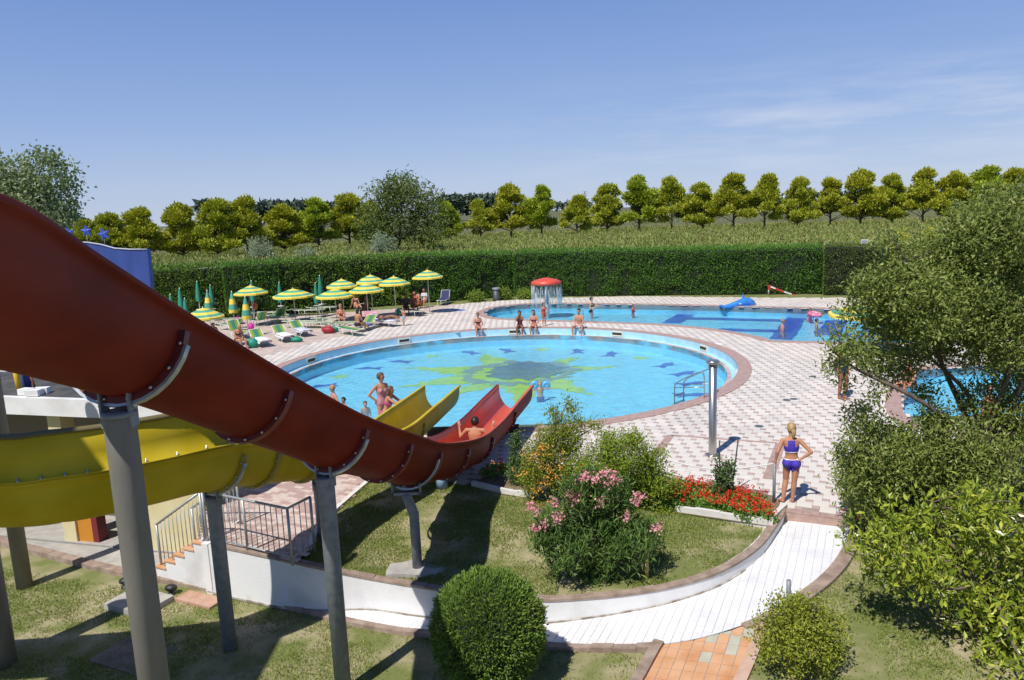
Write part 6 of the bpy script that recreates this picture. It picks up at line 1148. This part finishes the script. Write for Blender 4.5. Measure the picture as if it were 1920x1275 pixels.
rim_sit(999, 617, 1.66, 'dark-haired woman in red bikini on the pool rim beside another', 'red', 'black', (('brief', (.25, .02, .04)), ('top', (.30, .04, .05))), female=True, long_hair=2, look=-.2)
rim_sit(1085, 616, 1.78, 'man in white shorts sitting on the pool rim', 'red', 'black', (('trunks', (.78, .78, .80)),), look=-.25, pk=dict(kneR=(-.14, -.22, .07), kneL=(.14, -.22, .07), ankR=(-.13, -.22, -.17), ankL=(.13, -.22, -.17), toeR=(-.15, -.3, -.195), toeL=(.15, -.3, -.195)))
q = P(1010, 614); J = pose('stand', 1.2, wriL=(.25, -.08, .62), elbL=(.19, -.03, .70)); person('person', 'small girl in orange-red swimsuit standing behind the rim sitters', (q.x + .3, q.y + .4, .02), .6, 1.22, J, 'red', 'brown', (('onepiece', (.60, .07, .03)),), 2, True, .3)
# in the far pool
def wade(px, py, h, depth, label, skin, hair, cl, rz=0, wz=-.13, arms=None, **kw):
    q = P(px, py, wz); J = pose('stand', h, **(arms or {})); return person('person', label, (q.x, q.y, wz - depth), rz, h, J, skin, hair, cl, **kw)
wade(1109, 584.5, 1.66, .80, 'woman in black bikini standing in the far pool', 'fair', 'black', (('brief', (.015, .015, .018)), ('top', (.015, .015, .018))), 1.2, female=True, arms=dict(wriL=(.13, -.24, .68), elbL=(.15, -.09, .69), wriR=(-.12, -.2, .66)))
wade(1187, 583, 1.2, .82, 'child with red swimsuit and armband in the far pool', 'red', 'brown', (('shirt', (.65, .06, .10)),), 1.0, arms=dict(wriL=(.16, -.22, .78)))
wade(1467, 617, 1.72, 1.22, 'man with bare back in the far pool near the lane line', 'red', 'grey', (('trunks', (.05, .06, .2)),), 1.4)
wade(1531, 614, 1.3, .88, 'dark-haired boy in the far pool beside the lane line', 'tan', 'black', (('trunks', (.05, .06, .2)),), 1.2)
wade(1519, 590, 1.25, .92, 'child leaning on a pink swim ring in the far pool', 'tan', 'black', (('onepiece', (.6, .1, .25)),), -.5)
q = P(1528, 591, -.1); m = MB(); N = 24; m.tube([(.27 * cos(2 * pi * k / N), .27 * sin(2 * pi * k / N), .05) for k in range(N)], .10, 10, closed=True); o = m.build('swim_ring', mat('pink_vinyl', (.75, .14, .26), (.8, .3, .4), .3, 4)); o.location = q; o.rotation_euler = (.15, .1, 0); tag(o, 'pink swim ring in the far pool', 'pool float')
# in the round pool
RW = WZ0
wade(1013, 727, 1.2, .98, 'child with blue armbands swimming in the round pool', 'fair', 'blond', (('trunks', (.1, .1, .3)),), .2, RW, dict(elbL=(.2, -.06, .78), wriL=(.3, -.12, .78), elbR=(-.2, -.06, .78), wriR=(-.3, -.12, .78)))
for sx_ in (-.3, .3): q = P(1013 + sx_ * 36, 722, RW + .03); m = MB(); m.tube([(.09 * cos(2 * pi * k / 12), 0, .09 * sin(2 * pi * k / 12)) for k in range(12)], .065, 8, closed=True); o = m.build('armband', mat('sky_vinyl', (.12, .42, .75), rough=.3)); o.location = q; tag(o, 'inflated blue armband on the swimming child', 'armband', 'armbands of the swimming child')
wade(645, 760, 1.25, .98, 'dark-haired boy in the water behind the bald man', 'tan', 'black', (('trunks', (.1, .1, .3)),), -.8, RW); wade(685, 762, 1.2, 1.03, 'child whose head shows between the bald man and standing woman', 'fair', 'brown', (('trunks', (.1, .1, .3)),), .4, RW)
wade(626, 753, 1.76, 1.16, 'bald bare-chested man standing in the round pool by the slide', 'tan', 'grey', (('trunks', (.04, .05, .12)),), -1.0, RW, dict(elbL=(.19, .02, .68), wriL=(.2, -.06, .56), elbR=(-.17, .03, .66)), bald=True, vox=.012, look=-.3)
q = P(717, 800, .0); person('person', 'woman with short hair standing behind the yellow slide, hand on hip', (PY(717, 760, 20.25).x, 20.25, .02), -2.4 + pi, 1.68, pose('stand', 1.68, elbR=(-.21, .05, .66), wriR=(-.11, .0, .55)), 'tan', 'brown', (('onepiece', (.50, .22, .25)),), 0, True, .7, .012)
c = PY(722, 768, 18.9); person('person', 'woman in striped bikini leaning on the yellow slide rim', (c.x - .05, c.y + .35, .0), 1.35, 1.62, pose('stand', 1.62, neck=(.02, -.08, .80), shoR=(-.09, -.09, .785), shoL=(.12, -.07, .785), head=(.0, -.10, .885), elbR=(-.10, -.22, .70), wriR=(-.05, -.33, .74), elbL=(.13, -.20, .68), wriL=(.08, -.30, .72)), 'tan', 'brown', (('brief', (.45, .08, .20)), ('top', (.45, .08, .20))), 2, True, .4, .012)
# man sliding down the red slide: sits in the trough, back to us
iM = idx(rim_r, 17.2); p, n, z, t = fr_r[iM]; c = p + n * HWD - z * DEP; J = pose('long', 1.74, neck=(0, .02, .37), shoR=(-.115, .02, .35), shoL=(.115, .02, .35), head=(0, -.005, .455), elbL=(.21, .0, .25), wriL=(.235, -.05, .37), elbR=(-.21, .0, .25), wriR=(-.235, -.03, .385)); J['hipL'].z += .01
J['kneR'] = Vector((-.05, -.23, .09)) * 1.74; J['kneL'] = Vector((.05, -.23, .09)) * 1.74; J['ankR'] = Vector((-.04, -.45, .04)) * 1.74; J['ankL'] = Vector((.04, -.45, .04)) * 1.74; J['toeR'] = Vector((-.05, -.48, .10)) * 1.74; J['toeL'] = Vector((.05, -.48, .10)) * 1.74
person('person', 'dark-haired man sitting in the red slide with raised hands', (c.x, c.y, c.z + .02), face((0, 0), (t.x, t.y)), 1.74, J, 'tan', 'black', (('trunks', (.05, .05, .10)),), vox=.012)
# sunbathers
q = P(758, 611); person('person', 'toddler in pale blue shorts walking past the sun beds', q, -.9, 1.0, pose('stand', 1.0, kneL=(.06, -.06, .28), ankL=(.06, -.02, .05), wriR=(-.12, -.12, .66)), 'tan', 'brown', (('trunks', (.20, .45, .65)),), vox=.013)
q = P(476, 596); person('person', 'person in black with a red bag strap standing under an umbrella', q, 1.2, 1.7, pose('stand', 1.7, neck=(0, -.05, .81), head=(0, -.09, .90)), 'dark', 'black', (('jacket', (.02, .02, .025)), ('trousers', (.02, .02, .03))))
q = P(474, 580, .9); m = MB(); m.ell((0, 0, .2), (.16, .12, .22)); o = m.build('shoulder_bag', mat('red_gold_bag', (.50, .03, .03), (.6, .35, .05), .7, 5)); o.location = q + Vector((.22, -.2, 0)); tag(o, 'red bag carried by the person in black', 'bag')
c = P(447, 640, .36); person('person', 'blonde woman in dark bikini sitting on a bed near the slide', c, .9, 1.64, pose('sit', 1.64, neck=(0, -.08, .35), head=(0, -.13, .42), ankR=(-.08, -.27, -.17), ankL=(.08, -.27, -.17)), 'tan', 'blond', (('brief', (.02, .02, .025)), ('top', (.02, .02, .025))), 0, True, .3)
c = P(671, 611, .36); person('person', 'dark-haired bare-backed woman sitting on the end of a bed', c, 2.6, 1.66, pose('sit', 1.66), 'tan', 'black', (('brief', (.02, .02, .03)),), 2, True)
c = P(640, 600, .36); person('person', 'blonde woman sitting with her legs over the bed side', c, .3, 1.64, pose('sit', 1.64, neck=(0, -.04, .36)), 'red', 'blond', (('brief', (.3, .5, .35)), ('top', (.6, .2, .1))), 2, True)
c = P(668, 577, .42); person('person', 'sunbather reclining on the raised yellow bed', c, .5, 1.66, pose('long', 1.66, neck=(0, .17, .33), head=(0, .17, .41)), 'tan', 'brown', (('brief', (.05, .05, .08)), ('top', (.05, .05, .08))), 2, True)
c = P(690, 584, .36); person('person', 'dark-haired man sitting sideways under the middle umbrella', c, -.8, 1.74, pose('sit', 1.74, neck=(0, -.06, .36)), 'brown', 'black', (('trunks', (.03, .03, .05)),))
c = P(722, 598, .40); person('person', 'sunbather lying flat on the lilac towel', c, 1.4, 1.66, pose('lie', 1.66), 'brown', 'black', (('brief', (.03, .03, .05)), ('top', (.03, .03, .05))), 0, True)
c = P(784, 568, .36); person('person', 'brown-haired woman bending forward in the group by the last umbrella', c, -.7, 1.66, pose('sit', 1.66, neck=(0, -.10, .34), head=(0, -.16, .40)), 'red', 'brown', (('brief', (.4, .1, .05)), ('top', (.4, .1, .05))), 2, True)
c = P(761, 578, .36); person('person', 'dark person sitting low in the group by the last umbrella', c, .2, 1.66, pose('sit', 1.66), 'dark', 'black', (('shirt', (.04, .03, .03)), ('trunks', (.05, .02, .02))))
c = P(775, 577, .36); person('person', 'person in brown sitting between two others by the last umbrella', c, .5, 1.6, pose('sit', 1.6, neck=(0, -.07, .35)), 'brown', 'brown', (('shirt', (.16, .06, .04)), ('trunks', (.2, .05, .03))))
c = P(797, 566, .36); person('person', 'person in white top sitting at the last umbrella', c, -.4, 1.6, pose('sit', 1.6), 'tan', 'brown', (('shirt', (.6, .6, .62)), ('brief', (.05, .05, .05))), 2, True)
c = P(402, 640, .36); person('person', 'person in pink under the umbrella hidden by the slide', c, .5, 1.62, pose('sit', 1.62), 'fair', 'brown', (('shirt', (.70, .35, .42)), ('brief', (.05, .05, .05))), 2, True)
c = P(408, 648, .2); person('person', 'dark-haired sunbather low behind the slide rim', c, .2, 1.62, pose('sit', 1.62), 'tan', 'black', (('brief', (.1, .03, .05)), ('top', (.1, .03, .05))), 2, True)
wade(12, 726, 1.5, .9, 'bather in the small left pool, arms on the edge', 'tan', 'brown', (('trunks', (.05, .05, .1)),), .3, -.13); wade(40, 722, 1.5, 1.05, 'second bather in the small left pool', 'red', 'black', (('trunks', (.05, .05, .1)),), -.3, -.13)
wade(1853, 775, 1.6, .8, 'bather behind the airy tree in the right-hand pool', 'red', 'brown', (('brief', (.3, .1, .05)), ('top', (.3, .1, .05))), .3, -.13, female=True)
q = P(1735, 730); person('person', 'person sitting at the edge of the right-hand pool behind the airy tree', (q.x - .3, q.y + .3, .02), -1.2, 1.66, pose('sit', 1.66), 'red', 'brown', (('brief', (.4, .1, .05)), ('top', (.4, .1, .05))), 2, True)
q = P(1795, 600); person('person', 'person standing on the far paving behind the airy tree', q, .3, 1.66, pose('stand', 1.66), 'red', 'brown', (('trunks', (.5, .1, .05)),))
